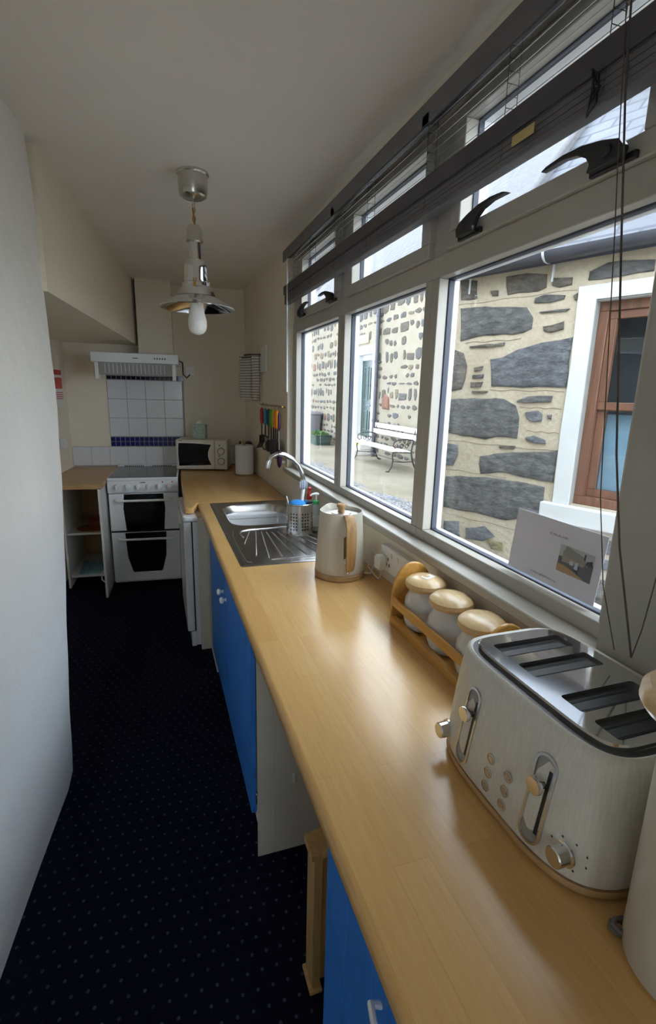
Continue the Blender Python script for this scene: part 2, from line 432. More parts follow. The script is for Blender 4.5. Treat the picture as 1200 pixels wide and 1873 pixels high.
# near left wall: a wavy old plaster slab ending in a ragged vertical edge
mb = MB(); ny, nz = 40, 48
rnd = random.Random(4)
EDGE = [(0, 2.08), (.21, 2.122), (.44, 2.169), (.75, 2.235), (.94, 2.27), (1.28, 2.346), (1.5, 2.399), (1.66, 2.413), (1.83, 2.411), (1.95, 2.392), (2.22, 2.37), (2.48, 2.31)]
def edgey(z):
    for (a, b), (c, d) in zip(EDGE, EDGE[1:]):
        if z <= c: return b + (d - b) * (z - a) / (c - a) + .004 * sin(z * 17)
    return 2.31
front = []; 
for j in range(nz + 1):
    z = CEILZ * j / nz; ye = edgey(z); row = []
    for i in range(ny + 1):
        y = -2.5 + (ye + 2.5) * i / ny
        w = .006 * sin(y * 3.1 + z * 2) + .005 * sin(z * 4.1 + y * 1.3)
        if i == ny: w -= .012
        row.append((LW(y) + w, y, z))
    row.append((LW(ye) - .06, ye + .006, z)); row.append((-2.0, ye + .03, z))
    front.append(row)
vs = [p for r in front for p in r]; n = ny + 3
fs = [(j * n + i, j * n + i + 1, (j + 1) * n + i + 1, (j + 1) * n + i) for j in range(nz) for i in range(n - 1)]
mb.add(vs, fs)
structure('wall_left', mb, PLASTER_W, angle=60)
# bulkhead over the recess, with soffit
mb = MB()
pl = [(LW(2.38) - .004, 2.38), (LW(5.1) - .004, 5.1), (-1.9, 5.1), (-1.9, 2.38)]
mb.prism(pl, XY, 1.965, CEILZ + .02)
structure('wall_bulkhead', mb, PLASTER, smooth=False)
# recess left wall + back wall
mb = MB(); mb.prism([(-.681, 5.1), (-1.10, 2.2), (-1.22, 2.2), (-.80, 5.1)], XY, 0, 2.0)
structure('wall_recess', mb, PLASTER, smooth=False)
mb = MB(); mb.box(-1.2, 1.6, -.12, 0, 0, CEILZ, X=lambda s_, t, z: B(s_, t, z))
structure('wall_back', mb, PLASTER, smooth=False)
mb = MB(); mb.box(.25, .528, 0, .20, 1.80, CEILZ, X=lambda s_, t, z: B(s_, t, z))
structure('trim_1', mb, PLASTER, smooth=False)      # boxed flue above the hood
mb = MB(); mb.box(-2.2, -.42, -2.62, -2.5, 0, CEILZ); mb.box(.18, 1.1, -2.62, -2.5, 0, CEILZ); mb.box(-.42, .18, -2.62, -2.5, 2.15, CEILZ)
structure('wall_rear', mb, PLASTER, smooth=False)
# unseen part-glazed door added behind the camera to let fill daylight in
mb = MB()
for a0, a1 in ((-.42, .18),):
    mb.box(a0, a0 + .06, -2.60, -2.55, 0, 2.15); mb.box(a1 - .06, a1, -2.60, -2.55, 0, 2.15)
    mb.box(a0, a1, -2.60, -2.55, 0, .14); mb.box(a0, a1, -2.60, -2.55, 2.08, 2.15)
unseen_door = structure('added_door', mb, UPVC, smooth=False)
part('door_panel', MB().box(-.36, .12, -2.59, -2.56, .14, 1.1), UPVC, unseen_door, smooth=False)
part('glass_pane', MB().box(-.36, .12, -2.577, -2.574, 1.1, 2.08), GLASS, unseen_door, smooth=False)
# window wall, built round the openings (main strip y .70-3.24, added window unseen behind the camera)
WX, WO = .826, .985
mb = MB()
mb.box(WX, WO, -2.5, 5.1, 0, 1.085)
mb.box(WX, WO, 3.24, 5.1, 1.085, CEILZ)
mb.box(WX, WO, -.25, .70, 1.085, CEILZ)
mb.box(WX, WO, -2.5, -2.1, 1.085, CEILZ)
mb.box(WX, WO, -1.175, -.25, 1.085, CEILZ)
mb.box(WX, WO, -2.1, -1.175, 2.40, CEILZ)
mb.box(WX, WO, .70, 3.24, 2.40, CEILZ)
structure('wall_right', mb, PLASTER, smooth=False)
structure('trim_2', MB().box(.797, .95, .66, 3.25, 1.082, 1.112), UPVC_SHADE, bevel=.006)  # sill board
structure('trim_3', MB().box(.797, .95, -2.1, -1.175, 1.082, 1.112), UPVC_SHADE, bevel=.006)  # sill of the added window behind the camera

structure('trim_4', MB().box(.818, .8262, -.25, .695, 1.10, 2.40), plain('frame_grey_paint', (.42, .40, .34), .6), bevel=.002)   # board beside the window, painted a grey like the frame

# ------------------------------------------------------------------ windows
FX = .86
ZB, ZL, ZH, ZU, ZT, ZTOP = 1.11, 1.147, 1.957, 2.066, 2.34, 2.40
def ring(mb, y0, y1, z0, z1, Y0, Y1, Z0, Z1, xa, xb, mi=0):
    # rectangular ring: inner opening y0..y1,z0..z1; outer Y0..Y1,Z0..Z1
    mb.box(xa, xb, Y0, Y1, Z0, z0, mi); mb.box(xa, xb, Y0, Y1, z1, Z1, mi)
    mb.box(xa, xb, Y0, y0, z0, z1, mi); mb.box(xa, xb, y1, Y1, z0, z1, mi)
lights = [(2.401, 3.157), (1.566, 2.311), (.734, 1.482)]
uppers = [(2.438, 3.003), (1.589, 2.206), (.79, 1.373)]
bounds = [(2.356, 3.24), (1.524, 2.356), (.70, 1.524)]
def opening_ring(mb, y0, y1, z0, z1, x0):
    # stepped reveal: white bead, dark gasket, white inner sash
    e = .004
    ring(mb, y0 + e, y1 - e, z0 + e, z1 - e, y0 - .01, y1 + .01, z0 - .01, z1 + .01, x0 + .034, x0 + .052, 1)
    ring(mb, y0 + e, y1 - e, z0 + e, z1 - e, y0 - .01, y1 + .01, z0 - .01, z1 + .01, x0 + .052, x0 + .072, 0)
for k, ((y0, y1), (v0, v1), (Y0, Y1)) in enumerate(zip(lights, uppers, bounds)):
    w = MB()
    # outer fixed frame piece
    w.box(FX, FX + .034, Y0, Y1, ZB, ZL, 2); w.box(FX, FX + .034, Y0, y0, ZL, ZH, 2); w.box(FX, FX + .034, y1, Y1, ZL, ZH, 2)
    w.box(FX, FX + .034, Y0, Y1, ZH, ZU - .045, 2)
    w.box(FX + .006, FX + .034, Y0, v0 - .03, ZU - .045, ZTOP, 2); w.box(FX + .006, FX + .034, v1 + .03, Y1, ZU - .045, ZTOP, 2)
    w.box(FX + .006, FX + .034, v0 - .03, v1 + .03, ZT + .04, ZTOP, 2)
    w.box(FX + .034, FX + .072, Y0, Y1, ZB, ZL - .006, 2); w.box(FX + .034, FX + .072, Y0, y0 - .005, ZL - .006, ZTOP, 2)
    w.box(FX + .034, FX + .072, y1 + .005, Y1, ZL - .006, ZTOP, 2); w.box(FX + .034, FX + .072, y0 - .005, y1 + .005, ZH + .006, ZU - .01, 2)
    opening_ring(w, y0, y1, ZL, ZH, FX)
    wo = structure('window_%d' % (k + 1), w, [UPVC, GASKET, UPVC_SHADE], bevel=.0025)
    s_ = MB()
    SY0, SY1 = v0 - .052, v1 + .052
    ring(s_, v0, v1, ZU, ZT, SY0, SY1, ZU - .045, ZT + .04, FX - .014, FX + .03, 0)
    sash = part('top_sash', s_, [UPVC_SHADE, GASKET, UPVC], wo, bevel=.003)
    s2 = MB()
    ring(s2, v0 + .004, v1 - .004, ZU + .004, ZT - .004, v0 - .004, v1 + .004, ZU - .004, ZT + .004, FX + .026, FX + .042, 1)
    ring(s2, v0 + .004, v1 - .004, ZU + .004, ZT - .004, v0 - .004, v1 + .004, ZU - .004, ZT + .004, FX + .042, FX + .072, 0)
    part('glazing_bead', s2, [UPVC, GASKET], wo)
    part('glass_pane', MB().box(.920, .923, y0, y1, ZL, ZH), GLASS, wo, smooth=False)
    part('glass_pane', MB().box(.920, .923, v0, v1, ZU, ZT), GLASS, wo, smooth=False)
    # cam handles on the sash's bottom rail
    if k == 1: hs = ()
    elif k == 0: hs = ((v1 - .03, -1), (v0 - .01, 1))
    else: hs = ((v1 - .060, -1), (v0 + .045, 1))
    for hy, d in hs:
        h = MB(); X0 = FX - .014; zc = ZU - .020
        F = lambda dy: hy + dy * (1 if d < 0 else -1)
        ya, yb = sorted((F(-.06), F(.045)))
        h.box(X0 - .010, X0, ya, yb, zc - .022, zc - .008)
        prof = [(.026, -.018), (.030, .002), (.018, .016), (-.02, .028), (-.07, .038), (-.12, .040), (-.165, .036), (-.182, .030), (-.165, .030), (-.12, .031), (-.08, .024), (-.055, .010), (-.046, -.004), (-.05, -.018)]
        h.prism([(F(a), zc + b) for a, b in prof], YZ, X0 - .028, X0 - .010)
        h.lathe([(.008, -.034), (.011, -.031), (.011, -.008)], seg=16, fn=lambda x, y, z: (X0 + z, F(-.004) + x, zc + .004 + y))
        part('window_handle', h, BLACK, wo, bevel=.003)
# unseen window added behind the camera for its daylight, same make, plain
w = MB()
for (y0, y1, Y0, Y1) in ((-2.02, -1.22, -2.1, -1.175),):
    ring(w, y0, y1, ZL, ZH, Y0, Y1, ZB, ZU - .03, FX, FX + .08); ring(w, y0, y1, ZU, ZT, Y0, Y1, ZU - .03, ZTOP, FX, FX + .08)
wo = structure('window_4', w, UPVC_SHADE, bevel=.003)
for (y0, y1) in ((-2.02, -1.22),):
    part('glass_pane', MB().box(.920, .923, y0, y1, ZL, ZT), GLASS, wo, smooth=False)

# ------------------------------------------------------------------ venetian blind
t = thing('venetian_blind', 'dark grey venetian blind drawn up over the top of the window strip', 'blind', (.79, 1.9, 2.1))
by0, by1 = .45, 3.12
part('head_rail', MB().box(.770, .815, by0, by1, 2.362, 2.402), BLIND_D, t, bevel=.003)
part('valance', MB().box(.762, .768, by0, by1, 2.335, 2.395), BLIND, t, bevel=.002)
sl = MB()
for i in range(6):
    z = 2.226 + i * .0235
    prof = [(.777, z - .009), (.789, z + .0015), (.801, z + .0105), (.801, z + .0115), (.789, z + .0025), (.777, z - .008)]
    sl.prism(prof, XZ, by0 + .01, by1 - .01)
part('slats', sl, SLAT, t, smooth=False)
st = MB()
for i in range(10):
    z = 2.122 + i * .0040; off = .0006 * ((i * 7) % 3 - 1)
    st.box(.774 + off, .803 + off, by0, by1, z, z + .0034)
part('stacked_slats', st, BLIND, t, smooth=False)
part('bottom_rail', MB().box(.772, .806, by0, by1, 2.106, 2.122), BLIND, t, bevel=.003)
part('lifted_rail', MB().box(.766, .810, by0, by1, 2.160, 2.206), BLIND_D, t, bevel=.003)
for y in (2.92, 2.60, 2.24, 1.88, 1.45, 1.10, .82):
    lc = MB()
    for x in (.774, .803):
        lc.tube([(x, y, 2.11), (x, y, 2.37)], .0009, 5)
    for q in range(6): lc.tube([(.774, y, 2.226 + q * .0235), (.803, y, 2.226 + q * .0235)], .0008, 5)
    part('ladder_cord', lc, CORD, t)
for y in (2.24, 1.45): part('rail_bracket', MB().box(.762, .768, y - .02, y + .02, 2.335, 2.365), BLIND_D, t, bevel=.002)
part('cord_lock', MB().box(.758, .768, .86, .90, 2.345, 2.385), BLACK, t, bevel=.003)
part('caution_label', MB().box(.7663, .7667, .985, 1.055, 2.130, 2.150), GOLDSIGN, t, smooth=False)
part('cord_tangle', MB().tube([(.765, .83 + .012 * sin(k * 1.9), 2.105 + .006 * k * .6 + .02 * cos(k * 2.3)) for k in range(16)], .0022, 6), BLACK, t)
part('pull_cord', MB().tube([(.765, .80, 2.37), (.765, .77, 2.11), (.765, .755, 1.98), (.765, .742, 1.88), (.765, .69, 1.43), (.765, .655, 1.27), (.770, .615, 1.16)], .0010, 6), CORD, t)
part('pull_cord', MB().tube([(.767, .79, 2.37), (.767, .765, 2.11), (.767, .73, 1.88), (.767, .672, 1.51), (.767, .636, 1.349), (.772, .60, 1.22), (.776, .585, 1.16)], .0019, 6).tube([(.776, .585, 1.16), (.772, .572, 1.22), (.767, .560, 1.32), (.767, .52, 1.6), (.767, .50, 2.37)], .0011, 6), CORD, t)
single('blind_wand', 'slim white tilt wand hanging at the far end of the window', 'wand',
       MB().tube([(.765, 3.02, 2.35), (.764, 3.015, 1.9), (.764, 3.01, 1.60)], .004, 8), UPVC)

# ------------------------------------------------------------------ kitchen run
# worktop (near section) with rolled front edge and a hole for the sink bowl
def nosed(mb, x0, x1, y0, y1, z0=.862, z1=.900, r=.014):
    pr = [(x1, z0), (x1, z1)]
    for k in range(7):
        a = R(90 + 90 * k / 6); pr.append((x0 + r + r * cos(a), z1 - r + r * sin(a)))
    for k in range(7):
        a = R(180 + 90 * k / 6); pr.append((x0 + r + r * cos(a), z0 + r + r * sin(a)))
    mb.prism(pr, XZ, y0, y1)
mb = MB()
nosed(mb, .236, WX, -.9, 2.55)
nosed(mb, .236, .345, 2.55, 3.10)
nosed(mb, .236, WX, 3.10, 3.215)
mb.box(.765, WX, 2.55, 3.10, .862, .900)
single('worktop', 'long beech block worktop running under the window with the sink set in', 'worktop', mb, WORKTOP, angle=50)
mb = MB()
pf = [(.150, 3.10), (.1525, 3.088), (.162, 3.08), (.200, 3.08), (.236, 3.216), (WX, 3.216), (WX, 4.84), (.215, 4.885), (.185, 4.3), (.16, 3.5)]
mb.prism(pf, XY, .862, .9003)
single('worktop', 'short far beech worktop beneath the microwave, corner overhanging the white appliance', 'worktop', mb, WORKTOP, bevel=.010, seg=3, smooth=True)

# blue sink cupboard
t = thing('base_cupboard', 'blue two-door base cupboard under the sink', 'cupboard', (.55, 2.15, 0))
c = MB()
c.box(.272, .81, 1.440, 1.458, 0, .862); c.box(.272, .81, 2.69, 2.708, 0, .862)
c.box(.272, .81, 1.458, 2.69, .12, .138); c.box(.80, .812, 1.458, 2.69, .12, .862)
c.box(.33, .345, 1.458, 2.69, 0, .12)
part('carcass', c, MELAMINE_W, t, bevel=.001, smooth=False)
part('front_post', MB().box(.268, .326, 1.437, 1.4395, 0, .862), MELAMINE, t, smooth=False)
part('end_panel', MB().box(.3285, .80, 1.4365, 1.4395, 0, .862), MELAMINE, t, smooth=False)
for y0, y1, ky in ((1.462, 2.075, 2.03), (2.079, 2.686, 2.125)):
    d = part('door', MB().box(.252, .270, y0, y1, .165, .856), BLUE, t, bevel=.002)
    kb = MB(); kb.lathe([(.007, 0), (.006, .010), (.013, .014), (.015, .021), (.011, .027), (.002, .029)], seg=20, fn=lambda x, y, z: (.252 - z, ky + x, .73 + y))
    kb.lathe([(.009, 0), (.009, .003)], seg=16, fn=lambda x, y, z: (.252 - z, ky + x, .73 + y))
    part('knob', kb, WHITE_PLASTIC, d)
for z in (.235, .79):
    part('hinge', MB().box(.264, .275, 1.4425, 1.461, z - .02, z + .02), STEEL, t, bevel=.002)
single('filler_panel', 'narrow cream filler board between blue cupboard and white appliance', 'panel',
       MB().box(.212, .272, 2.985, 3.000, 0, .861).box(.272, .286, 2.712, 3.0, 0, .861), MELAMINE, bevel=.001)
single('wall_hook', 'tiny white hook on the cupboard end panel in the gap', 'hook',
       MB().box(.390, .398, 1.428, 1.436, .285, .315).tube([(.394, 1.43, .29), (.394, 1.415, .285), (.394, 1.412, .298)], .002, 6), WHITE_PLASTIC)

# near blue cupboard
t = thing('base_cupboard', 'blue boarded base cupboard nearest the camera, under the toaster end', 'cupboard', (.55, .1, 0))
c = MB(); c.box(.272, .81, .690, .708, 0, .862); c.box(.272, .81, -.6, -.582, 0, .862); c.box(.272, .81, -.582, .69, .12, .138); c.box(.8, .812, -.582, .69, .12, .862); c.box(.33, .345, -.582, .69, 0, .12)
part('carcass', c, MELAMINE_W, t, smooth=False)
d = MB()
yy = .684
while yy > -.57:
    d.box(.252, .270, max(yy - .0985, -.575), yy, .11, .858); yy -= .100
d.box(.258, .270, -.575, .684, .11, .858)
dr = part('door', d, BLUE, t, bevel=.0015)
part('handle', MB().tube([(.252, .455, .79), (.236, .455, .80), (.230, .43, .805), (.236, .405, .80), (.252, .405, .79)], .005, 8), WHITE_PLASTIC, dr)

# wooden board unit standing in the gap
t = thing('wooden_frame', 'rough pine frame standing on the carpet in the gap between blue cupboards', 'frame', (.36, 1.0, 0))
part('upright', MB().box(.328, .352, .985, 1.045, .012, .445), PLANK, t, bevel=.002)
part('cap_rail', MB().prism([(.318, .98), (.318, 1.05), (.46, 1.075), (.46, .985)], XY, .445, .465), PLANK, t, bevel=.002)
part('foot_rail', MB().box(.320, .356, .975, 1.052, 0, .012), PLANK, t, bevel=.002)
part('back_board', MB().box(.352, .62, 1.00, 1.018, .012, .44), PLANK, t, bevel=.002)

# ------------------------------------------------------------------ under-counter white appliance
t = thing('dishwasher', 'white slim dishwasher sticking out under the far worktop', 'appliance', (.45, 3.35, 0))
b_ = MB(); b_.box(.187, .72, 3.03, 3.63, .012, .825)
part('body', b_, WHITE_ENAMEL, t, bevel=.004)
part('top_panel', MB().prism(rrect(.130, .72, 3.026, 3.634, .03), XY, .825, .858), WHITE_ENAMEL, t, bevel=.008, seg=3)
d = part('door', MB().box(.135, .180, 3.032, 3.628, .11, .822), WHITE_ENAMEL, t, bevel=.008, seg=3)
part('handle', MB().box(.116, .135, 3.22, 3.42, .765, .79), WHITE_PLASTIC, d, bevel=.006)
part('dial', MB().lathe([(.02, 0), (.018, .015), (.006, .018)], seg=20, fn=lambda x, y, z: (.135 - z, 3.53 + x, .775 + y)), WHITE_PLASTIC, d)
part('kick_plate', MB().box(.158, .187, 3.034, 3.626, .005, .105), WHITE_ENAMEL, t, bevel=.003)
part('seal_gap', MB().box(.180, .187, 3.036, 3.624, .11, .82), BLACK, t, smooth=False)
t = thing('base_cupboard', 'plain white base unit beneath the microwave corner', 'cupboard', (.5, 4.2, 0))
part('carcass', MB().prism([(.20, 3.66), (.78, 3.66), (.78, 4.80), (.235, 4.84)], XY, .0, .861), MELAMINE_W, t, bevel=.002, smooth=False)

# ------------------------------------------------------------------ sink
t = thing('kitchen_sink', 'stainless steel inset sink with bowl and grooved drainer', 'sink', (.55, 2.55, .9))
Z = .9012
mb = MB()
SX0, SX1, SY0, SY1 = .305, .795, 1.945, 3.175
bx0, bx1, b0, b1 = .362, .745, 2.58, 3.085
outer = rrect(SX0, SX1, SY0, SY1, .014, 5)
rim = lambda poly, z: [(x, y, z) for x, y in poly]
def inset(x0, x1, y0, y1, d, r): return rrect(x0 + d, x1 - d, y0 + d, y1 - d, max(.003, r - d), 5)
# flange
rings = [rim(outer, .9005), rim(inset(SX0, SX1, SY0, SY1, .002, .014), .9035), rim(inset(SX0, SX1, SY0, SY1, .010, .014), .9042), rim(inset(SX0, SX1, SY0, SY1, .022, .02), .9022)]
mb.loft(rings, cap0=False, cap1=False)
# deck between flange and bowl: drainer field and frame round the bowl, as a grid with height function
holeP = rrect(bx0, bx1, b0, b1, .10, 5)
fl = inset(SX0, SX1, SY0, SY1, .022, .02)
# bridge hole and flange (same vertex count)
mb.loft([rim(fl, .9022), rim(holeP, .9030)], cap0=False, cap1=False)
bowl = []
for d, z in ((0, .903), (.003, .9005), (.008, .895), (.016, .84), (.024, .775), (.045, .752), (.09, .747)):
    bowl.append(rim(rrect(bx0 + d, bx1 - d, b0 + d, b1 - d, max(.03, .10 - d * .6), 5), z))
bw = MB(); bw.loft(bowl, cap0=False, cap1=True)
part('rim', mb, STEEL_D, t, angle=60)
bo = part('bowl', bw, STEEL, t, angle=60)
dr = MB(); dr.lathe([(.0, 0), (.042, 0), (.045, .002), (.036, .003), (.030, .0015), (.002, .0015)][1:], c=(.55, 2.83, .7475), seg=28)
part('plug_hole', dr, CHROME, bo)
# drainer tray edge line and ribs (fan)
rb = MB()
edge = [(.365, 2.44), (.362, 2.28), (.362, 2.10), (.372, 2.02), (.40, 1.995), (.60, 1.985), (.755, 1.985)]
def rib(p0, p1, r=.0035):
    rb.tube([(p0[0], p0[1], .9018), (p0[0] * .8 + p1[0] * .2, p0[1] * .8 + p1[1] * .2, .9040), (p0[0] * .1 + p1[0] * .9, p0[1] * .1 + p1[1] * .9, .9040), (p1[0], p1[1], .9018)], r, 8)
for p0, p1 in [((.436, 2.476), (.372, 2.26)), ((.462, 2.455), (.393, 2.08)), ((.487, 2.44), (.440, 2.035)), ((.512, 2.43), (.498, 2.028)), ((.540, 2.425), (.555, 2.03)),
               ((.570, 2.425), (.610, 2.035)), ((.600, 2.43), (.668, 2.045)), ((.630, 2.435), (.722, 2.06)), ((.660, 2.44), (.755, 2.12)), ((.69, 2.45), (.765, 2.22))]:
    rib(p0, p1)
lip = [(.385, 2.37), (.378, 2.43), (.392, 2.478), (.43, 2.497), (.50, 2.500), (.60, 2.505), (.70, 2.51), (.745, 2.49), (.765, 2.44)]
rb.tube([(x, y, .9030) for x, y in lip], .004, 8)
rb.tube([(x, y, .9030) for x, y in [(.352, 2.48), (.337, 2.40), (.335, 2.1), (.34, 2.0), (.36, 1.985)]], .002, 8)
rb.tube([(x, y, .9026) for x, y in [(.445, 2.005), (.60, 2.005), (.75, 2.005)]], .003, 8)
part('drainer_ribs', rb, STEEL, t)
so = MB()
for k in range(5): so.lathe([(.004, 0), (.004, .0006)], c=(.525 + k * .013, 2.525, .9032), seg=10)
part('overflow_slots', so, BLACK, t)

t = thing('mixer_tap', 'tall chrome swan neck tap at the back of the sink', 'tap', (.775, 2.70, .9))
part('spout', MB().tube([(.785, 2.7, .93), (.786, 2.7, 1.03), (.783, 2.7, 1.11), (.772, 2.7, 1.165), (.752, 2.7, 1.205), (.719, 2.7, 1.237), (.672, 2.7, 1.262), (.635, 2.7, 1.268), (.602, 2.7, 1.254), (.582, 2.7, 1.224), (.576, 2.7, 1.19)],
     .0135, 16), CHROME, t)
part('base', MB().lathe([(.026, 0), (.026, .006), (.021, .012), (.019, .05), (.013, .058)], c=(.785, 2.7, .9), seg=28), CHROME, t)
part('lever', MB().tube([(.785, 2.7, .935), (.785, 2.655, .945), (.785, 2.62, .952)], [.007, .006, .005], 10), CHROME, t)

# perforated steel cutlery pot
def perforated(mb, c, r, z0, z1, holes, nth=60, nz=14, hr=.42):
    for j in range(nz):
        for i in range(nth):
            a0, a1 = 2 * pi * i / nth, 2 * pi * (i + 1) / nth; za, zb = z0 + (z1 - z0) * j / nz, z0 + (z1 - z0) * (j + 1) / nz
            P = lambda u, v: (c[0] + r * cos(a0 + (a1 - a0) * u), c[1] + r * sin(a0 + (a1 - a0) * u), za + (zb - za) * v)
            if (i, j) in holes:
                sq = []; ci = []
                for k in range(16):
                    th = 2 * pi * (k + .5) / 16 ; cx, cy = cos(th), sin(th); m_ = max(abs(cx), abs(cy))
                    sq.append(P(.5 + .5 * cx / m_, .5 + .5 * cy / m_)); ci.append(P(.5 + hr * cx, .5 + hr * cy))
                mb.add(sq + ci, [(k, (k + 1) % 16, (k + 1) % 16 + 16, k + 16) for k in range(16)])
            else:
                mb.add([P(0, 0), P(1, 0), P(1, 1), P(0, 1)], [(0, 1, 2, 3)])
t = thing('cutlery_pot', 'perforated stainless steel cutlery pot on the drainer', 'pot', (.672, 2.375, .905))
H = set()
for g in range(7):
    for q in (0, 2, 4):
        for j in (3, 5, 7, 9, 11, 13): H.add(((g * 8 + q + 1) % 56, j))
mb = MB(); perforated(mb, (.672, 2.375), .066, .908, 1.058, H, 56, 19, .5)
mb.lathe([(.0655, .904), (.0655, .909), (.064, .909), (.001, .909)], c=(.672, 2.375, 0), seg=40)
mb.loft([[(.672 + r_ * cos(2 * pi * i / 48), 2.375 + r_ * sin(2 * pi * i / 48), z) for i in range(48)] for r_, z in ((.066, 1.054), (.068, 1.058), (.068, 1.062), (.0655, 1.064), (.0645, 1.060), (.0645, 1.05))], cap0=False, cap1=False)
part('perforated_body', mb, STEEL, t, angle=60)
part('hole_shade_liner', MB().loft([[(.672 + r_ * cos(2 * pi * i / 40), 2.375 + r_ * sin(2 * pi * i / 40), z) for i in range(40)] for r_, z in ((.058, .912), (.0605, 1.04))], cap1=False), plain('hole_shade_blue', (.02, .03, .06), .5), t)  # dark liner added so the perforations read as shaded inside
single('scourer', 'bright blue scourer stuffed in the steel pot', 'scourer', MB().ball((.660, 2.375, 1.050), .042, 20, 12, sc=(1.05, .95, .65)), SPONGE)
t = thing('dish_brush', 'white dish brush with striped bristle head standing in the steel pot', 'brush', (.685, 2.385, .92))
part('handle', MB().tube([(.672, 2.36, .95), (.683, 2.38, 1.05), (.692, 2.395, 1.10), (.698, 2.405, 1.125)], [.005, .006, .009, .010], 10), WHITE_PLASTIC, t)
mb = MB()
for k in range(7):
    o_ = -.021 + .007 * k
    mb.ball((.694 + o_ * .9, 2.395 + o_ * .2, 1.150 - abs(o_) * .1), .028 - abs(o_) * .35, 10, 8, mi=k % 2, sc=(.14, .6, 1.0))
part('bristle_head', mb, [WHITE_PLASTIC, plain('blue_grey_bristle', (.35, .42, .58), .6)], t)
single('table_knife', 'thin white-handled knife poking up from the left of the steel pot', 'knife', MB().tube([(.625, 2.39, .93), (.618, 2.40, 1.06), (.612, 2.41, 1.09)], .003, 8), WHITE_PLASTIC)

def pump_bottle(x, y, h, capmat, label, bodymat=CLEARPL, tall=False):
    t = thing('soap_bottle', label, 'bottle', (x, y, .9042))
    part('body', MB().lathe([(.026, 0), (.029, .004), (.029, h * .55), (.025, h * .72), (.014, h * .82), (.013, h * .86)], c=(x, y, .9042), seg=28), bodymat, t)
    z = .9042 + h * .85
    if tall:
        part('cap', MB().lathe([(.013, 0), (.015, .004), (.013, .028), (.009, .034), (.007, .05), (.010, .054), (.010, .062), (.004, .066)], c=(x, y, z), seg=20), capmat, t)
    else:
        part('cap', MB().lathe([(.016, 0), (.016, .014), (.007, .018)], c=(x, y, z), seg=20), capmat, t)
        part('pump', MB().tube([(x, y, z + .01), (x, y, z + .05)], .004, 8).tube([(x + .014, y, z + .048), (x, y, z + .052), (x - .02, y - .004, z + .052), (x - .034, y - .008, z + .044)], [.006, .007, .005, .004], 8), WHITE_PLASTIC, t)
    part('label_sticker', MB().lathe([(.0295, h * .15), (.0295, h * .5)], c=(x, y, .9042), seg=28), PAPER, t)
pump_bottle(.768, 2.41, .165, CAPGREEN, 'clear pump bottle with green collar behind the steel pot')
pump_bottle(.765, 2.52, .165, RED, 'washing-up liquid bottle with a red nozzle cap by the tap', tall=True)

# ------------------------------------------------------------------ kettle
KX, KY = .668, 1.772
t = thing('electric_kettle', 'cream kettle with oak handle and oak base on the worktop', 'kettle', (KX, KY, .9))
part('oak_base', MB().lathe([(.090, 0), (.098, .003), (.099, .020), (.095, .024)], c=(KX, KY, .9), seg=64), OAKRIM, t)
def spoutw(th, z):
    # spout lip towards the far side of the room
    d = (th - R(100) + pi) % (2 * pi) - pi
    k = max(0, (z - .20) / .07)
    fl_ = 1 + .010 * abs(sin(th * 24)) * (1 if z < .20 else 0)
    return fl_ + .13 * k * math.exp(-(d / .38) ** 2)
mb = MB()
prof = [(.095, .025), (.0968, .028), (.0958, .045), (.0930, .09), (.0895, .14), (.0862, .19), (.0835, .235), (.0820, .262), (.0800, .262), (.0795, .245), (.0785, .236)]
rings = []
for r_, z in prof:
    rings.append([(KX + r_ * spoutw(2 * pi * i / 180, z) * cos(2 * pi * i / 180), KY + r_ * spoutw(2 * pi * i / 180, z) * sin(2 * pi * i / 180), .9 + z + (.009 * math.exp(-(((2 * pi * i / 180) - R(100)) / .45) ** 2) if z > .25 else 0)) for i in range(180)])
mb.loft(rings, cap1=False)
part('body', mb, CREAM_APPL, t, angle=50)
part('lid', MB().lathe([(.078, 0), (.076, .004), (.040, .007), (.038, .011), (.012, .012)], c=(KX, KY, 1.143), seg=48), plain('satin_lid_steel', (.80, .80, .80), .3, metal=1), t)
part('lid_knob', MB().lathe([(.013, 0), (.012, .008), (.014, .016), (.019, .022), (.019, .029), (.015, .032)], c=(KX, KY, 1.155), seg=28), OAKSTRIP, t)
# handle: bent oak strap on the camera side
ha = R(-92); hx, hy = cos(ha), sin(ha); sxx, syy = -sin(ha), cos(ha)
def strap(mb, path, wid, th):
    rings = []
    n = len(path)
    for i, (r_, z) in enumerate(path):
        a = path[max(i - 1, 0)]; b = path[min(i + 1, n - 1)]
        tr, tz = b[0] - a[0], b[1] - a[1]; L = math.hypot(tr, tz); nr, nz_ = tz / L, -tr / L
        ww = wid[i]
        ring_ = []
        for k in range(12):
            th_ = 2 * pi * k / 12; cu = math.copysign(abs(cos(th_)) ** .45, cos(th_)); sv = math.copysign(abs(sin(th_)) ** .6, sin(th_))
            rr_ = r_ + nr * sv * th; zz = z + nz_ * sv * th; lat = cu * ww
            ring_.append((KX + hx * rr_ + sxx * lat, KY + hy * rr_ + syy * lat, .9 + zz))
        rings.append(ring_)
    mb.loft(rings)
hp = [(.080, .256), (.098, .254), (.114, .243), (.124, .222), (.128, .19), (.129, .15), (.128, .11), (.126, .078), (.122, .060), (.114, .054)]
mb = MB(); strap(mb, hp, [.017, .019, .020, .0205, .0205, .020, .019, .018, .016, .013], .006)
hdl = part('handle', mb, OAKSTRIP, t)
part('water_gauge', MB().prism(rrect(-.016, .004, .07, .18, .008), lambda u, v, w: (KX + hx * w + sxx * u, KY + hy * w + syy * u, .9 + v), .080, .0925), STEEL_D, t)
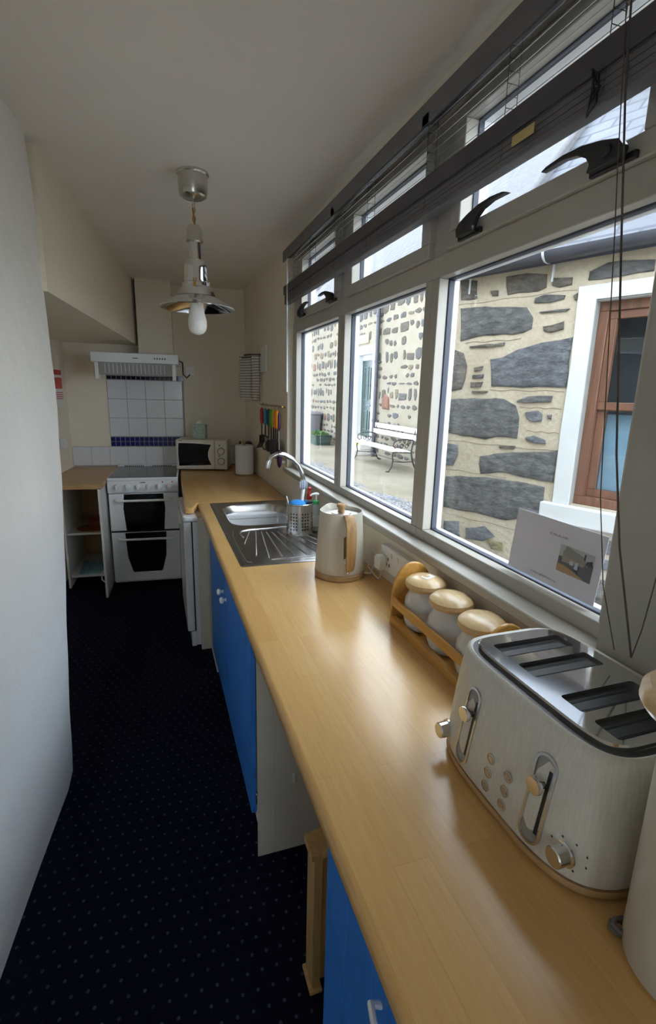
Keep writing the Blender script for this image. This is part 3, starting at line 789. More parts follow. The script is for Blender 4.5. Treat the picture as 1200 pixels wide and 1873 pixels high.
part('handle_mount', MB().box(-.012, .012, .062, .078, .088, .112, X=lambda u, v, w: (KX + hx * w + sxx * u, KY + hy * w + syy * u, .9 + v)), CREAM_APPL, t)
part('switch', MB().lathe([(.011, 0), (.011, .004), (.006, .0045), (.006, .013), (.003, .015)], seg=20, fn=lambda x, y, z: (KX + hx * (.091 + z) + sxx * x, KY + hy * (.091 + z) + syy * x, .940 + y)), CHROME, t)
part('power_flex', MB().tube([(KX + .085, KY - .03, .908), (KX + .115, KY - .045, .907), (.800, 1.74, .93), (.808, 1.735, .965), (.800, 1.745, .99), (.785, 1.76, .975), (.78, 1.745, .93), (.79, 1.70, .908), (.79, 1.665, .906), (.785, 1.64, .92), (.782, 1.628, .96)], .0032, 8), CORDW, t)
# double socket
t = thing('wall_socket', 'white double wall socket box behind the kettle', 'socket', (.81, 1.55, 1.0))
part('box', MB().box(.795, .826, 1.435, 1.665, .955, 1.050), WHITE_PLASTIC, t, bevel=.004)
for y, yk in ((1.60, 1.570), (1.49, 1.515)):
    sw = MB()
    for dy, z in ((-.011, .985), (.011, .985), (0, 1.006)):
        sw.box(.7942, .7955, y + dy - .003, y + dy + .003, z - .006, z + .006)
    part('pin_holes', sw, BLACK, t, smooth=False)
    part('switch', MB().box(.791, .7955, yk, yk + .012, 1.018, 1.034), WHITE_PLASTIC, t, bevel=.001)
single('plug', 'white mains plug pushed into the double socket', 'plug', MB().prism([(.610, .962), (.652, .962), (.656, 1.0), (.645, 1.016), (.617, 1.016), (.606, 1.0)], lambda u, v, w: (w, u + 1.0, v), .762, .7938), WHITE_PLASTIC, bevel=.004)

# ------------------------------------------------------------------ jar rack
t = thing('jar_rack', 'honey pine jar rack with rounded end on the worktop', 'rack', (.745, 1.07, .9))
def endpanel(y):
    pr = [(.672, .9), (.672, .99)] + [(.742 - .070 * cos(R(k * 15)), .992 + .106 * sin(R(k * 15))) for k in range(13)] + [(.812, .9)]
    # arched cut-out shows below the rounded top
    return MB().prism(pr, XZ, y - .011, y)
part('end_panel', endpanel(1.322), PINE, t, bevel=.004, seg=3)
part('end_panel', endpanel(.873), PINE, t, bevel=.004, seg=3)
part('front_rail', MB().box(.672, .680, .873, 1.311, .962, .990), PINE, t, bevel=.002)
part('base_rail', MB().box(.670, .690, .873, 1.311, .900, .925), PINE, t, bevel=.002)
part('base_board', MB().box(.690, .806, .873, 1.311, .902, .912), PINE, t, bevel=.001)
part('back_rail', MB().box(.804, .812, .873, 1.311, .962, .990), PINE, t, bevel=.002)
jl = ['milky glass jar with wooden lid and white sticker, next to the rounded rack end', 'milky glass jar with plain wooden lid, middle of the rack', 'milky glass jar whose wooden lid is half hidden behind the toaster']
for k, jy in enumerate((1.238, 1.098, .958)):
    j = thing('storage_jar', jl[k], 'jar', (.744, jy, .912), group='wooden lidded jars in the pine rack')
    part('jar_body', MB().lathe([(.040, 0), (.052, .006), (.060, .030), (.062, .060), (.058, .095), (.046, .118), (.043, .130)], c=(.744, jy, .912), seg=36), JARGLASS, j)
    part('lid', MB().lathe([(.040, .126), (.056, .130), (.0615, .139), (.0600, .150), (.050, .159), (.030, .164), (.004, .166)], c=(.744, jy, .912), seg=40), LIDWOOD, j)
    if k == 0:
        part('sticker', MB().box(-.020, .020, -.013, .013, 0, .002, X=lambda x, y, z: (.748 + x * .95 - y * .3, jy - .004 + y * .95 + x * .3, 1.0755 + z)), PAPER, j, smooth=False)

# ------------------------------------------------------------------ toaster
t = thing('toaster', 'cream ribbed four-slot toaster with oak plinth and steel top', 'toaster', (.68, .6, .9))
TCX, TCY = .667, .600
def tring(a, b, z, p=3.6, cx=TCX, cy=TCY): return [(x, y, z) for x, y in superell(cx, cy, a * .945, b, p, 96)]
part('oak_plinth', MB().loft([tring(.148, .186, .902), tring(.163, .201, .906), tring(.166, .204, .913), tring(.164, .202, .919)]), OAKRIM, t, angle=50)
mb = MB(); mb.loft([tring(.156, .194, .920), tring(.1625, .2005, .922), tring(.165, .203, .94), tring(.161, .203, .98), tring(.154, .201, 1.03, 3.8, TCX + .002), tring(.147, .198, 1.08, 4, TCX + .004), tring(.141, .195, 1.112, 4.2, TCX + .006), tring(.136, .191, 1.124, 4.4, TCX + .006), tring(.130, .186, 1.127, 4.6, TCX + .006), tring(.124, .180, 1.124, 4.8, TCX + .006)], cap1=True)
part('body', mb, RIBBED, t, angle=50)
part('rim_channel', MB().loft([tring(.125, .181, 1.1245, 4.8, TCX + .006), tring(.114, .170, 1.1246, 5, TCX + .006)], cap0=False, cap1=False), BLACK, t)
# steel top plate with four slots
xm = TCX + .006
slots = [(.735, .688), (.662, .615), (.560, .513), (.493, .446)]
sx0, sx1 = xm - .074, xm + .080
mb = MB(); zt = 1.134

plate = superell(xm, TCY, .1068, .169, 6, 96)
# top surface assembled from strips around the slots
mb.loft([[(x, y, 1.1248) for x, y in plate], [(x, y, 1.1315) for x, y in plate], [(xm + (x - xm) * .975, TCY + (y - TCY) * .985, zt) for x, y in plate]], cap1=False)
# fill: use triangulated polygon with holes through bmesh
bm = bmesh.new()
loop = [bm.verts.new((xm + (x - xm) * .975, TCY + (y - TCY) * .985, zt)) for x, y in plate]
edges = [bm.edges.new((loop[i], loop[(i + 1) % len(loop)])) for i in range(len(loop))]
srings = []
for (ya, yb) in slots:
    rr_ = rrect(sx0, sx1, yb, ya, .006, 3)
    vv = [bm.verts.new((x, y, zt)) for x, y in rr_]; srings.append(rr_)
    edges += [bm.edges.new((vv[i], vv[(i + 1) % len(vv)])) for i in range(len(vv))]
bmesh.ops.triangle_fill(bm, use_beauty=True, edges=edges)
bm.verts.ensure_lookup_table(); 
for i, v in enumerate(bm.verts): v.index = i
mb.add([v.co[:] for v in bm.verts], [tuple(v.index for v in f.verts) for f in bm.faces]); bm.free()
for rr_ in srings:
    mb.loft([[(x, y, zt) for x, y in rr_], [(x, y, zt - .009) for x, y in rr_]], cap0=False, cap1=False)
tp = part('top_plate', mb, CHROME, t, angle=30)
for rr_ in srings:
    s1 = MB(); cx_ = sum(p[0] for p in rr_) / len(rr_); cy_ = sum(p[1] for p in rr_) / len(rr_)
    s1.loft([[(x, y, 1.1253) for x, y in rr_], [(cx_ + (x - cx_) * .97, cy_ + (y - cy_) * .9, 1.1256) for x, y in rr_]], cap0=False, cap1=True)
    for q in (-1, 1): s1.tube([(sx0 + .01, cy_ + q * .012, 1.1275), (sx1 - .01, cy_ + q * .012, 1.1275)], .0009, 6)
    part('slot_well', s1, BLACK, t, smooth=False)
# control face (long side, facing -x). surface x at given z,y
def face_x(y, z):
    zs = [(z_, a_ * .945, c_) for z_, a_, c_ in ((.94, .165, 0), (.98, .161, 0), (1.03, .154, .002), (1.08, .147, .004), (1.112, .141, .006))]
    for (za, aa, ca), (zb, ab, cb) in zip(zs, zs[1:]):
        if z <= zb: break
    k = min(1, max(0, (z - za) / (zb - za))); a = aa + (ab - aa) * k; cx = TCX + ca + (cb - ca) * k
    dy = min(.999, abs(y - TCY) / .2015); return cx - a * (1 - dy ** 3.7) ** (1 / 3.7)
def onface(y, z, d=0): return (face_x(y, z) - d, y, z)
def faceoval(mb, yc, z0, z1, w, d0, d1, ri, mi=0, frame=True):
    poly = rrect(yc - w, yc + w, z0, z1, w * .98, 8)
    pin = rrect(yc - w + ri, yc + w - ri, z0 + ri, z1 - ri, (w - ri) * .98, 8)
    mb.loft([[onface(y, z, 0) for y, z in poly], [onface(y, z, d1) for y, z in poly], [onface(y, z, d1) for y, z in pin], [onface(y, z, d0) for y, z in pin]], mi, cap0=False, cap1=False)
for yc, nm in ((.682, 'far'), (.501, 'near')):
    f_ = MB(); faceoval(f_, yc, .934, 1.084, .0200, .0006, .0040, .0040)
    fo = part('lever_surround', f_, STEEL, t)
    pin = rrect(yc - .0165, yc + .0165, .937, 1.081, .0162, 8)
    pl_ = MB(); pl_.add([onface(y, z, .0008) for y, z in pin], [tuple(range(len(pin)))]); part('lever_track', pl_, plain('lever_recess_grey' if nm == 'far' else 'lever_recess_grey_near', (.30, .28, .24), .4), t, smooth=False)
    part('lever_slit', MB().add([onface(y, z, .0014) for y, z in ((yc - .0125, .955), (yc - .0065, .955), (yc - .0065, 1.062), (yc - .0125, 1.062))], [(0, 1, 2, 3)]), BLACK, t, smooth=False)
    p = onface(yc, 1.036)
    part('lever_knob', MB().lathe([(.008, .001), (.008, .008), (.0135, .011), (.0145, .015), (.0135, .019), (.003, .020)], seg=24, fn=lambda x, y, z: (p[0] - z, p[1] + x, p[2] + y)), CHROME, t)
for yc in (.606, .562):
    for z in (.998, .972, .946):
        p = onface(yc, z)
        part('button', MB().lathe([(.0095, .0), (.0095, .0022), (.0080, .0026), (.0078, .0014), (.0055, .0014), (.0052, .0024), (.001, .0028)], seg=20, fn=lambda x, y, z_: (p[0] - z_, p[1] + x, p[2] + y)), STEEL, t)
for yc, z in ((.446, .962), (.754, .950)):
    p = onface(yc, z)
    part('browning_dial', MB().lathe([(.0185, .0), (.0185, .003), (.0155, .004), (.0150, .022), (.0135, .024), (.001, .0242)], seg=28, fn=lambda x, y, z_: (p[0] - z_, p[1] + x, p[2] + y)), CHROME, t)
mk = MB()
for k in range(6):
    a = R(-60 + 42 * k); y, z = .446 - .024 * cos(a), .962 + .024 * sin(a); p = onface(y, z, .0003)
    mk.lathe([(.0018, 0), (.0018, .0006)], seg=8, fn=lambda x, yy_, z_: (p[0] - z_, p[1] + x, p[2] + yy_))
part('dial_marks', mk, NUMBER, t, smooth=False)
for dx, dy in ((-.11, -.15), (.11, -.15), (-.11, .15), (.11, .15)):
    part('foot', MB().lathe([(.012, 0), (.012, .004)], c=(TCX + dx * .94, TCY + dy, .9), seg=16), BLACK, t)

t = thing('storage_canister', 'tall pale cream canister with wooden lid beside the toaster, cut by the frame', 'canister', (.615, .300, .9))
part('body', MB().lathe([(.068, 0), (.076, .006), (.077, .02), (.077, .34), (.073, .35)], c=(.606, .306, .9), seg=48), CREAM_APPL, t)
part('lid', MB().lathe([(.058, .350), (.072, .354), (.077, .362), (.076, .374), (.068, .382), (.036, .387), (.003, .388)], c=(.588, .330, .897), seg=48), LIDWOOD, t)
single('appliance_flex', 'dull grey coiled flex lying between toaster and canister', 'cable',
       MB().tube([(.560 + .014 * cos(k * .9), .372 + .010 * sin(k * .9) - .002 * k * .3, .906 + .0012 * k) for k in range(16)], .0035, 8), plain('dull_grey_flex', (.16, .15, .14), .5))

# ------------------------------------------------------------------ cooker
CW = .534; CT = .70
X = lambda s_, t_, z: B(s_, t_, z)
t = thing('cooker', 'white freestanding electric cooker with black oven doors', 'cooker', B(.267, .35, 0), BA)
part('body', MB().box(0, CW, .04, .655, .02, .885, X=X), WHITE_ENAMEL, t, bevel=.004)
mb = MB(); mb.box(0, CW, .03, CT, .885, .908, X=X)
part('hob_frame', mb, WHITE_ENAMEL, t, bevel=.006)
part('hob_glass', MB().box(.012, CW - .012, .07, CT - .018, .9075, .911, X=X), BLACK_GLASS, t, bevel=.001)
mb = MB(); mb.box(.0, CW, .03, .065, .908, .925, X=X)
part('rear_vent', mb, WHITE_ENAMEL, t, bevel=.004)
for s0 in (.06, .30):
    mb = MB()
    for k in range(10): mb.box(s0 + k * .017, s0 + .009 + k * .017, .0655, .067, .912, .919, X=X)
    part('vent_slots', mb, BLACK, t, smooth=False)
# control fascia, slightly sloped
pr = [(.655, .785), (.69, .785), (.70, .80), (.70, .885), (.655, .885)]
fa = part('control_panel', MB().prism(pr, lambda u, v, w: B(w, u, v), 0, CW), WHITE_ENAMEL, t, bevel=.003)
for k in range(6):
    s_ = .070 + k * .0785
    kn = MB(); kn.lathe([(.022, 0), (.021, .004), (.018, .007), (.017, .016)], seg=24, fn=lambda x, y, z: B(s_ + x, .70 + z, .838 + y))
    kn.box(s_ - .006, s_ + .006, .705, .736, .819, .858, X=X)
    part('knob', kn, WHITE_PLASTIC, fa, bevel=.002)
for s_ in (.415, .49):
    part('indicator_lamp', MB().lathe([(.006, 0), (.006, .003), (.002, .004)], seg=14, fn=lambda x, y, z: B(s_ + x, .70 + z, .871 + y)), RED, fa)
part('maker_mark', MB().box(.245, .285, .7, .7012, .866, .872, X=X), NUMBER, fa, smooth=False)
def oven_door(z0, z1, zh):
    d = part('oven_door', MB().box(.004, CW - .004, .655, .695, z0, z1, X=X), WHITE_ENAMEL, t, bevel=.004)
    gp = []
    for u, v in ([(.118, z1 - .002), (.108, (z0 + z1) / 2 + .03), (.122, z0 + .0)] if zh == 'top' else [(.108, z1 - .002), (.118, (z0 + z1) / 2), (.150, z0 + .085), (.158, z0 + .075)]): gp.append((u, v))
    gp2 = [(CW - u, v) for u, v in reversed(gp)]
    part('oven_window', MB().prism(gp + gp2, lambda u, v, w: B(u, w, v), .6955, .6975), BLACK_GLASS, d, smooth=False)
    zz = z1 - .045
    part('handle', MB().tube([B(.055, .70, zz), B(.065, .725, zz - .003), B(.09, .735, zz - .004), B(CW - .09, .735, zz - .004), B(CW - .065, .725, zz - .003), B(CW - .055, .70, zz)], .0105, 10, flat=(1, .9)), WHITE_PLASTIC, d)
oven_door(.475, .778, 'top'); oven_door(.045, .458, 'bottom')
part('door_gap_strip', MB().box(.004, CW - .004, .64, .68, .456, .477, X=X), BLACK, t, smooth=False)
part('plinth', MB().box(.02, CW - .02, .06, .60, 0, .045, X=X), BLACK, t, smooth=False)

# ------------------------------------------------------------------ cooker hood
t = thing('cooker_hood', 'white cooker hood on the back wall above the tiles', 'hood', B(.25, .24, 1.7), BA)
HS0, HS1 = -.09, .573
part('body', MB().box(HS0, HS1, .0, .45, 1.795, 1.872, X=X), WHITE_ENAMEL, t, bevel=.005)
part('filter_housing', MB().prism([(.0, 1.70), (.40, 1.715), (.43, 1.795), (.0, 1.795)], lambda u, v, w: B(w, u, v), HS0 + .05, HS1 - .05), WHITE_ENAMEL, t, bevel=.004)
vs = MB(); vs.box(HS0 + .052, HS1 - .052, .418, .428, 1.700, 1.793, X=lambda s_, t_, z: B(s_, t_ + (z - 1.70) * .18, z))
part('visor', vs, plain('smoky_visor', (.34, .35, .33), .12), t, bevel=.001)
mb = MB()
for k in range(16):
    s_ = HS0 + .10 + k * .030
    mb.box(s_, s_ + .004, .430, .4315, 1.712, 1.788, X=lambda a_, t_, z: B(a_, t_ + (z - 1.70) * .18, z))
part('visor_ribs', mb, WHITE_PLASTIC, t, smooth=False)
for s_ in (HS0 + .022, HS1 - .052):
    part('visor_bracket', MB().box(s_, s_ + .03, .36, .44, 1.665, 1.795, X=X), WHITE_PLASTIC, t, bevel=.004)
mb = MB()
for k in range(5): mb.box(.385 + k * .020, .395 + k * .020, .4502, .4525, 1.828, 1.840, X=X)
part('buttons', mb, NUMBER, t, smooth=False)
part('maker_mark', MB().box(.225, .262, .4502, .4512, 1.829, 1.836, X=X), NUMBER, t, smooth=False)
single('hood_cable', 'black cable looping from hood to the wall outlet', 'cable', MB().tube([B(.575, .10, 1.84), B(.60, .08, 1.83), B(.60, .04, 1.78), B(.60, .03, 1.73), B(.63, .02, 1.70), B(.66, .015, 1.73)], .006, 8), BLACK)
t = thing('wall_outlet', 'cream wall outlet plate to the right of the hood', 'outlet', B(.66, .006, 1.76), BA)
part('plate', MB().box(.62, .70, .0, .012, 1.72, 1.80, X=X), WHITE_PLASTIC, t, bevel=.003)
part('rocker', MB().box(.655, .665, .012, .016, 1.75, 1.77, X=X), WHITE_PLASTIC, t, bevel=.001)

# ------------------------------------------------------------------ tiles
t = thing('tile_splashback', 'white tile splashback with blue mosaic bands behind the cooker', 'tiles', B(.27, .01, .9), BA)
part('grout_bed', MB().box(-.05, .60, .0, .006, 1.083, 1.70, X=X).box(-.37, 1.16, 0, .006, .9, 1.083, X=X), GROUT, t, smooth=False)
mb = MB(); tw = .1585
for i in range(4):
    for j in range(3):
        mb.box(-.046 + i * tw, -.046 + (i + 1) * tw - .004, .006, .010, 1.175 + j * .165, 1.175 + (j + 1) * .165 - .004, X=X)
part('white_tiles', mb, CREAMTILE, t, bevel=.0012)
mb = MB()
for i in range(10):
    mb.box(-.37 + i * .153, -.37 + (i + 1) * .153 - .003, .006, .010, .915, 1.079, X=X)
part('white_tiles', mb, CREAMTILE, t, bevel=.0012)
mb = MB(); mw = .0405
for i in range(16):
    for j in range(2): mb.box(-.046 + i * mw, -.046 + (i + 1) * mw - .005, .006, .010, 1.087 + j * .042, 1.087 + (j + 1) * .042 - .004, X=X)
part('blue_mosaic_band', mb, BLUETILE, t)
mb = MB()
for i in range(16): mb.box(-.046 + i * mw, -.046 + (i + 1) * mw - .005, .006, .010, 1.673, 1.713, X=X)
part('dark_mosaic_band', mb, NAVYTILE, t)

# ------------------------------------------------------------------ left open cupboard
t = thing('open_cupboard', 'open white shelf unit with brown worktop left of the cooker', 'cupboard', B(-.2, .4, 0), BA)
part('side_panel', MB().box(-.034, -.018, .02, .92, 0, .862, X=X), MELAMINE_W, t, bevel=.001, smooth=False)
part('side_panel', MB().box(-.352, -.336, .02, .66, 0, .862, X=X), MELAMINE_W, t, bevel=.001, smooth=False)
part('shelf', MB().box(-.336, -.034, .02, .62, .435, .452, X=X), MELAMINE_W, t, smooth=False)
part('bottom_shelf', MB().box(-.336, -.034, .02, .62, .075, .092, X=X), MELAMINE_W, t, smooth=False)
part('back_panel', MB().box(-.336, -.034, .012, .02, .075, .862, X=X), DECK, t, smooth=False)
mb = MB(); mb.prism([(-.40, .0), (-.005, .0), (-.005, .925), (-.29, .925), (-.43, .925)], lambda u, v, w: B(u, v, w), .863, .900)
part('worktop', mb, DECK, t, bevel=.004)
single('earthenware_dish', 'brown round dish on the upper shelf of the open unit', 'dish', MB().lathe([(.05, 0), (.09, .01), (.105, .04), (.108, .05), (.100, .048), (.07, .015), (.001, .012)], c=B(-.14, .34, .452), seg=36), TERRA)
single('earthenware_plate', 'brown plate under the round dish on the upper shelf', 'plate', MB().lathe([(.07, 0), (.12, .008), (.122, .011), (.06, .004), (.001, .004)], c=B(-.17, .49, .452), seg=36), TERRA)
for k in range(3):
    single('leaflet', ['pale blue leaflet at the bottom of the pile in the open unit', 'pale blue leaflet in the middle of the pile in the open unit', 'pale blue leaflet on top of the pile in the open unit'][k], 'leaflet',
           MB().box(-.30 + k * .02, -.06 + k * .005, .25 + .02 * k, .60 - .02 * k, .092 + k * .005, .0965 + k * .005, X=lambda s_, t_, z: B(s_ + (t_ - .4) * (.1 + .12 * k), t_, z)), CYANPAPER, smooth=False, group='leaflets on the bottom shelf')
t = thing('hand_tool', 'dark tool with white hooked handle on the bottom shelf', 'tool', B(-.08, .6, .1), BA)
part('head', MB().ball(B(-.085, .52, .135), .035, 12, 8, sc=(.8, 1.2, .8)), BLACK, t)
part('hook_handle', MB().tube([B(-.09, .60, .12), B(-.10, .65, .10), B(-.10, .665, .06), B(-.075, .67, .035), B(-.05, .665, .05)], .006, 8), WHITE_PLASTIC, t)
# fire notice and switch plate on the recess wall (plane along the recess left wall)
RD = Vector((-.419, -2.9, 0)).normalized(); RN = Vector((-RD.y * -1, 0, 0))
def RWp(d, off, z):   # d metres from the back corner towards the camera
    p = Vector((-.681, 5.1, 0)) + RD * d + Vector((.99, -.143, 0)) * off; return (p.x, p.y, z)
t = thing('fire_notice', 'red and white fire notice on the recess wall', 'notice', RWp(.45, .002, 1.6))
part('sheet', MB().box(.25, .50, .0005, .003, 1.44, 1.74, X=RWp), PAPER, t, smooth=False)
mb = MB()
mb.box(.26, .49, .003, .004, 1.69, 1.73, X=RWp); mb.box(.26, .49, .003, .004, 1.58, 1.67, X=RWp)
for k in range(4): mb.box(.26, .46 + .02 * (k % 2), .003, .004, 1.545 - k * .016, 1.552 - k * .016, X=RWp)
part('red_panels', mb, RED, t, smooth=False)
t = thing('light_switch', 'white switch plate low on the recess wall', 'switch', RWp(.5, .003, 1.13))
part('plate', MB().box(.30, .46, .0005, .010, 1.09, 1.175, X=RWp), WHITE_PLASTIC, t, bevel=.003)
part('rocker', MB().box(.37, .39, .010, .014, 1.12, 1.145, X=RWp), WHITE_PLASTIC, t, bevel=.001)

# ------------------------------------------------------------------ microwave and friends
MWA = R(-14); MO = Vector((.168, 4.606, .9003)); MU = Vector((cos(MWA), sin(MWA), 0)); MV = Vector((-sin(MWA), cos(MWA), 0))
def MW(u, v, w):     # u right, v up, w back
    p = MO + MU * u + MV * w; return (p.x, p.y, p.z + v)
t = thing('microwave', 'cream microwave with black door window in the back corner', 'microwave', MW(.22, 0, .13), MWA)
part('case', MB().box(0, .445, .012, .272, .012, .29, X=MW), IVORY, t, bevel=.006)
d = part('door', MB().box(.003, .335, .014, .270, -.012, .012, X=MW), IVORY, t, bevel=.005)
def mwpoly(x0, x1, y0, y1, bow):
    L = []
    n = 10
    for k in range(n + 1): u = k / n; L.append((x0 + (x1 - x0) * u, y0 - .0 + .010 * u))
    for k in range(1, n): v = k / n; L.append((x1 - bow * sin(pi * v), y0 + .010 + (y1 - y0 - .022) * v))
    for k in range(n + 1): u = 1 - k / n; L.append((x0 + (x1 - x0) * u, y1 - .012 * u * u * 1.0))
    for k in range(1, n): v = 1 - k / n; L.append((x0 - .004 * sin(pi * v), y0 + (y1 - y0) * v))
    return L
part('door_trim', MB().prism(mwpoly(.022, .315, .035, .252, .030), lambda u, v, w: MW(u, v, w), -.014, -.011), WHITE_PLASTIC, d, smooth=False)
part('door_window', MB().prism(mwpoly(.028, .308, .043, .244, .030), lambda u, v, w: MW(u, v, w), -.0155, -.0135), BLACK_GLASS, d, smooth=False)
p_ = part('control_panel', MB().box(.339, .443, .014, .270, -.010, .012, X=MW), IVORY, t, bevel=.004)
for v in (.175, .085):
    part('dial', MB().lathe([(.031, 0), (.031, .002), (.027, .0022), (.025, .016), (.021, .018), (.001, .018)], seg=32, fn=lambda x, y, z: MW(.393 + x, v + y, -.010 - z)), IVORY, p_)
    part('dial_ring', MB().loft([[MW(.393 + r_ * cos(2 * pi * i / 32), v + r_ * sin(2 * pi * i / 32), -.0125 - h_) for i in range(32)] for r_, h_ in ((.032, 0), (.032, .001), (.028, .001), (.028, 0))], cap0=False, cap1=False), NUMBER, p_)
part('markings', MB().box(.372, .386, .222, .230, -.0112, -.0098, X=MW).box(.37, .386, .130, .138, -.0112, -.0098, X=MW).box(.03, .06, .260, .264, -.0125, -.0115, X=MW), NUMBER, p_, smooth=False)
for u in (.04, .40):
    for w in (.04, .25): part('foot', MB().lathe([(.012, 0), (.012, .012)], c=MW(u, 0, w), seg=12), BLACK, t)
t = thing('tissue_box', 'pale green cube tissue box on top of the microwave', 'box', MW(.18, .272, .18), MWA)
part('carton', MB().box(.13, .245, .272, .397, .10, .215, X=MW), TISSUE, t, bevel=.002)
mb = MB(); mb.loft([[MW(.187 + .028 * cos(2 * pi * i / 10) * (1 + .2 * (i % 2)), .398, .158 + .012 * sin(2 * pi * i / 10)) for i in range(10)], [MW(.187 + .018 * cos(2 * pi * i / 10) * (1 + .3 * (i % 2)), .415, .158 + .006 * sin(2 * pi * i / 10)) for i in range(10)], [MW(.187 + .002 * cos(2 * pi * i / 10), .435, .158) for i in range(10)]])
part('tissue', mb, PAPER, t)
t = thing('paper_towel_roll', 'white kitchen paper roll on wooden holder beside the microwave', 'paper roll', (.715, 4.28, .9))
part('roll', MB().lathe([(.076, .01), (.0765, .02), (.0765, .25), (.074, .252), (.020, .252), (.020, .24)], c=(.715, 4.28, .9003), seg=40), PAPER, t)
part('spindle', MB().lathe([(.07, 0), (.07, .010), (.008, .012), (.008, .262), (.012, .268), (.012, .28), (.004, .284)], c=(.715, 4.28, .9003), seg=24), OAKRIM, t)
single('blender_lid', 'black rounded gadget behind the paper roll', 'gadget', MB().ball((.775, 4.42, 1.14), .036, 14, 8, sc=(1, 1, .9)).lathe([(.04, 0), (.038, .21), (.03, .22)], c=(.775, 4.42, .9003), seg=20), BLACK)
single('red_bottle', 'small dark red bottle at the back of the worktop corner', 'bottle', MB().lathe([(.022, 0), (.023, .01), (.023, .19), (.010, .24), (.010, .27)], c=(.705, 4.44, .9003), seg=18), plain('dark_red_glass', (.16, .03, .02), .3))

# ------------------------------------------------------------------ utensil rail
t = thing('utensil_rail', 'thin brass utensil rail on the wall by the window', 'rail', (.80, 3.6, 1.5))
part('bar', MB().tube([(.800, 3.27, 1.505), (.800, 4.02, 1.497)], .004, 8), BRASS, t)
for y in (3.30, 3.98): part('bracket', MB().tube([(.826, y, 1.50), (.800, y, 1.50)], .005, 8), BRASS, t)
ut = [(3.86, CRIMSON, 'masher', 'crimson handled spaghetti server'), (3.73, TEAL, 'whisk', 'teal handled whisk'), (3.61, DARKNAVY, 'ladle', 'navy handled ladle'), (3.53, GREEN, 'spoon', 'green handled serving spoon'),
      (3.46, LIME, 'spoon', 'lime handled slotted spoon'), (3.40, ORANGE, 'turner', 'orange handled turner'), (3.345, ORANGE, 'spoon', 'second orange handled spoon nearest the window')]
for k, (y, m, kind, lb) in enumerate(ut):
    x = .782
    t = thing('cooking_utensil', lb + ' hanging on the rail', 'utensil', (x, y, 1.35), group='utensils on the wall rail')
    part('hook', MB().tube([(x + .012, y, 1.494), (x + .018, y, 1.505), (x + .010, y, 1.512), (x, y, 1.50), (x, y, 1.475)], .0018, 6), STEEL, t)
    part('handle', MB().tube([(x, y, 1.478), (x, y, 1.465), (x, y, 1.42), (x, y, 1.375), (x, y, 1.358)], [.006, .0125, .014, .013, .009], 10), m, t)
    hd = MB(); hd.tube([(x, y, 1.36), (x, y, 1.27)], .005, 8)
    if kind == 'masher':
        hd.prism([(-.032, 1.215), (.032, 1.215), (.028, 1.275), (-.028, 1.275)], lambda u, v, w: (x + w + u * .7, y + u * .7, v), -.004, .004)
        for q in range(5):
            hd.tube([(x - .022 + q * .011, y - .022 + q * .011, 1.22), (x - .045 + q * .011, y - .022 + q * .011, 1.175)], .0035, 6)
    elif kind == 'whisk':
        for q in range(5):
            a = pi * q / 5
            hd.tube([(x + .030 * cos(a) * sin(pi * w_ / 8), y + .030 * sin(a) * sin(pi * w_ / 8), 1.28 - .055 * (1 - cos(pi * w_ / 8))) for w_ in range(9)], .0018, 6)
            hd.tube([(x - .030 * cos(a) * sin(pi * w_ / 8), y - .030 * sin(a) * sin(pi * w_ / 8), 1.28 - .055 * (1 - cos(pi * w_ / 8))) for w_ in range(9)], .0018, 6)
    else:
        sc = {'ladle': (.55, 1, .9), 'spoon': (.22, .85, 1.3), 'turner': (.15, 1.0, 1.4)}[kind]
        hd.ball((x, y, 1.215), .050, 16, 10, sc=sc)
    part('head', hd, BLACK, t)
t = thing('silicone_spatula', 'purple silicone spatula with steel shaft hanging lowest on the rail', 'utensil', (.775, 3.24, 1.3))
part('grip', MB().tube([(.778, 3.265, 1.468), (.778, 3.265, 1.45), (.778, 3.265, 1.37), (.778, 3.265, 1.35)], [.005, .010, .011, .006], 10), PURPLE, t)
part('shaft', MB().tube([(.778, 3.265, 1.35), (.778, 3.265, 1.22)], .0045, 8), STEEL, t)
part('blade', MB().ball((.778, 3.265, 1.165), .056, 16, 10, sc=(.3, .55, 1.1)), PURPLE, t)
single('door_stay_knob', 'small pale knob on the wall just below the sill end', 'knob', MB().lathe([(.012, 0), (.011, .02), (.004, .022)], seg=16, fn=lambda x, y, z: (.826 - z, 3.30 + x, 1.135 + y)), WHITE_PLASTIC)

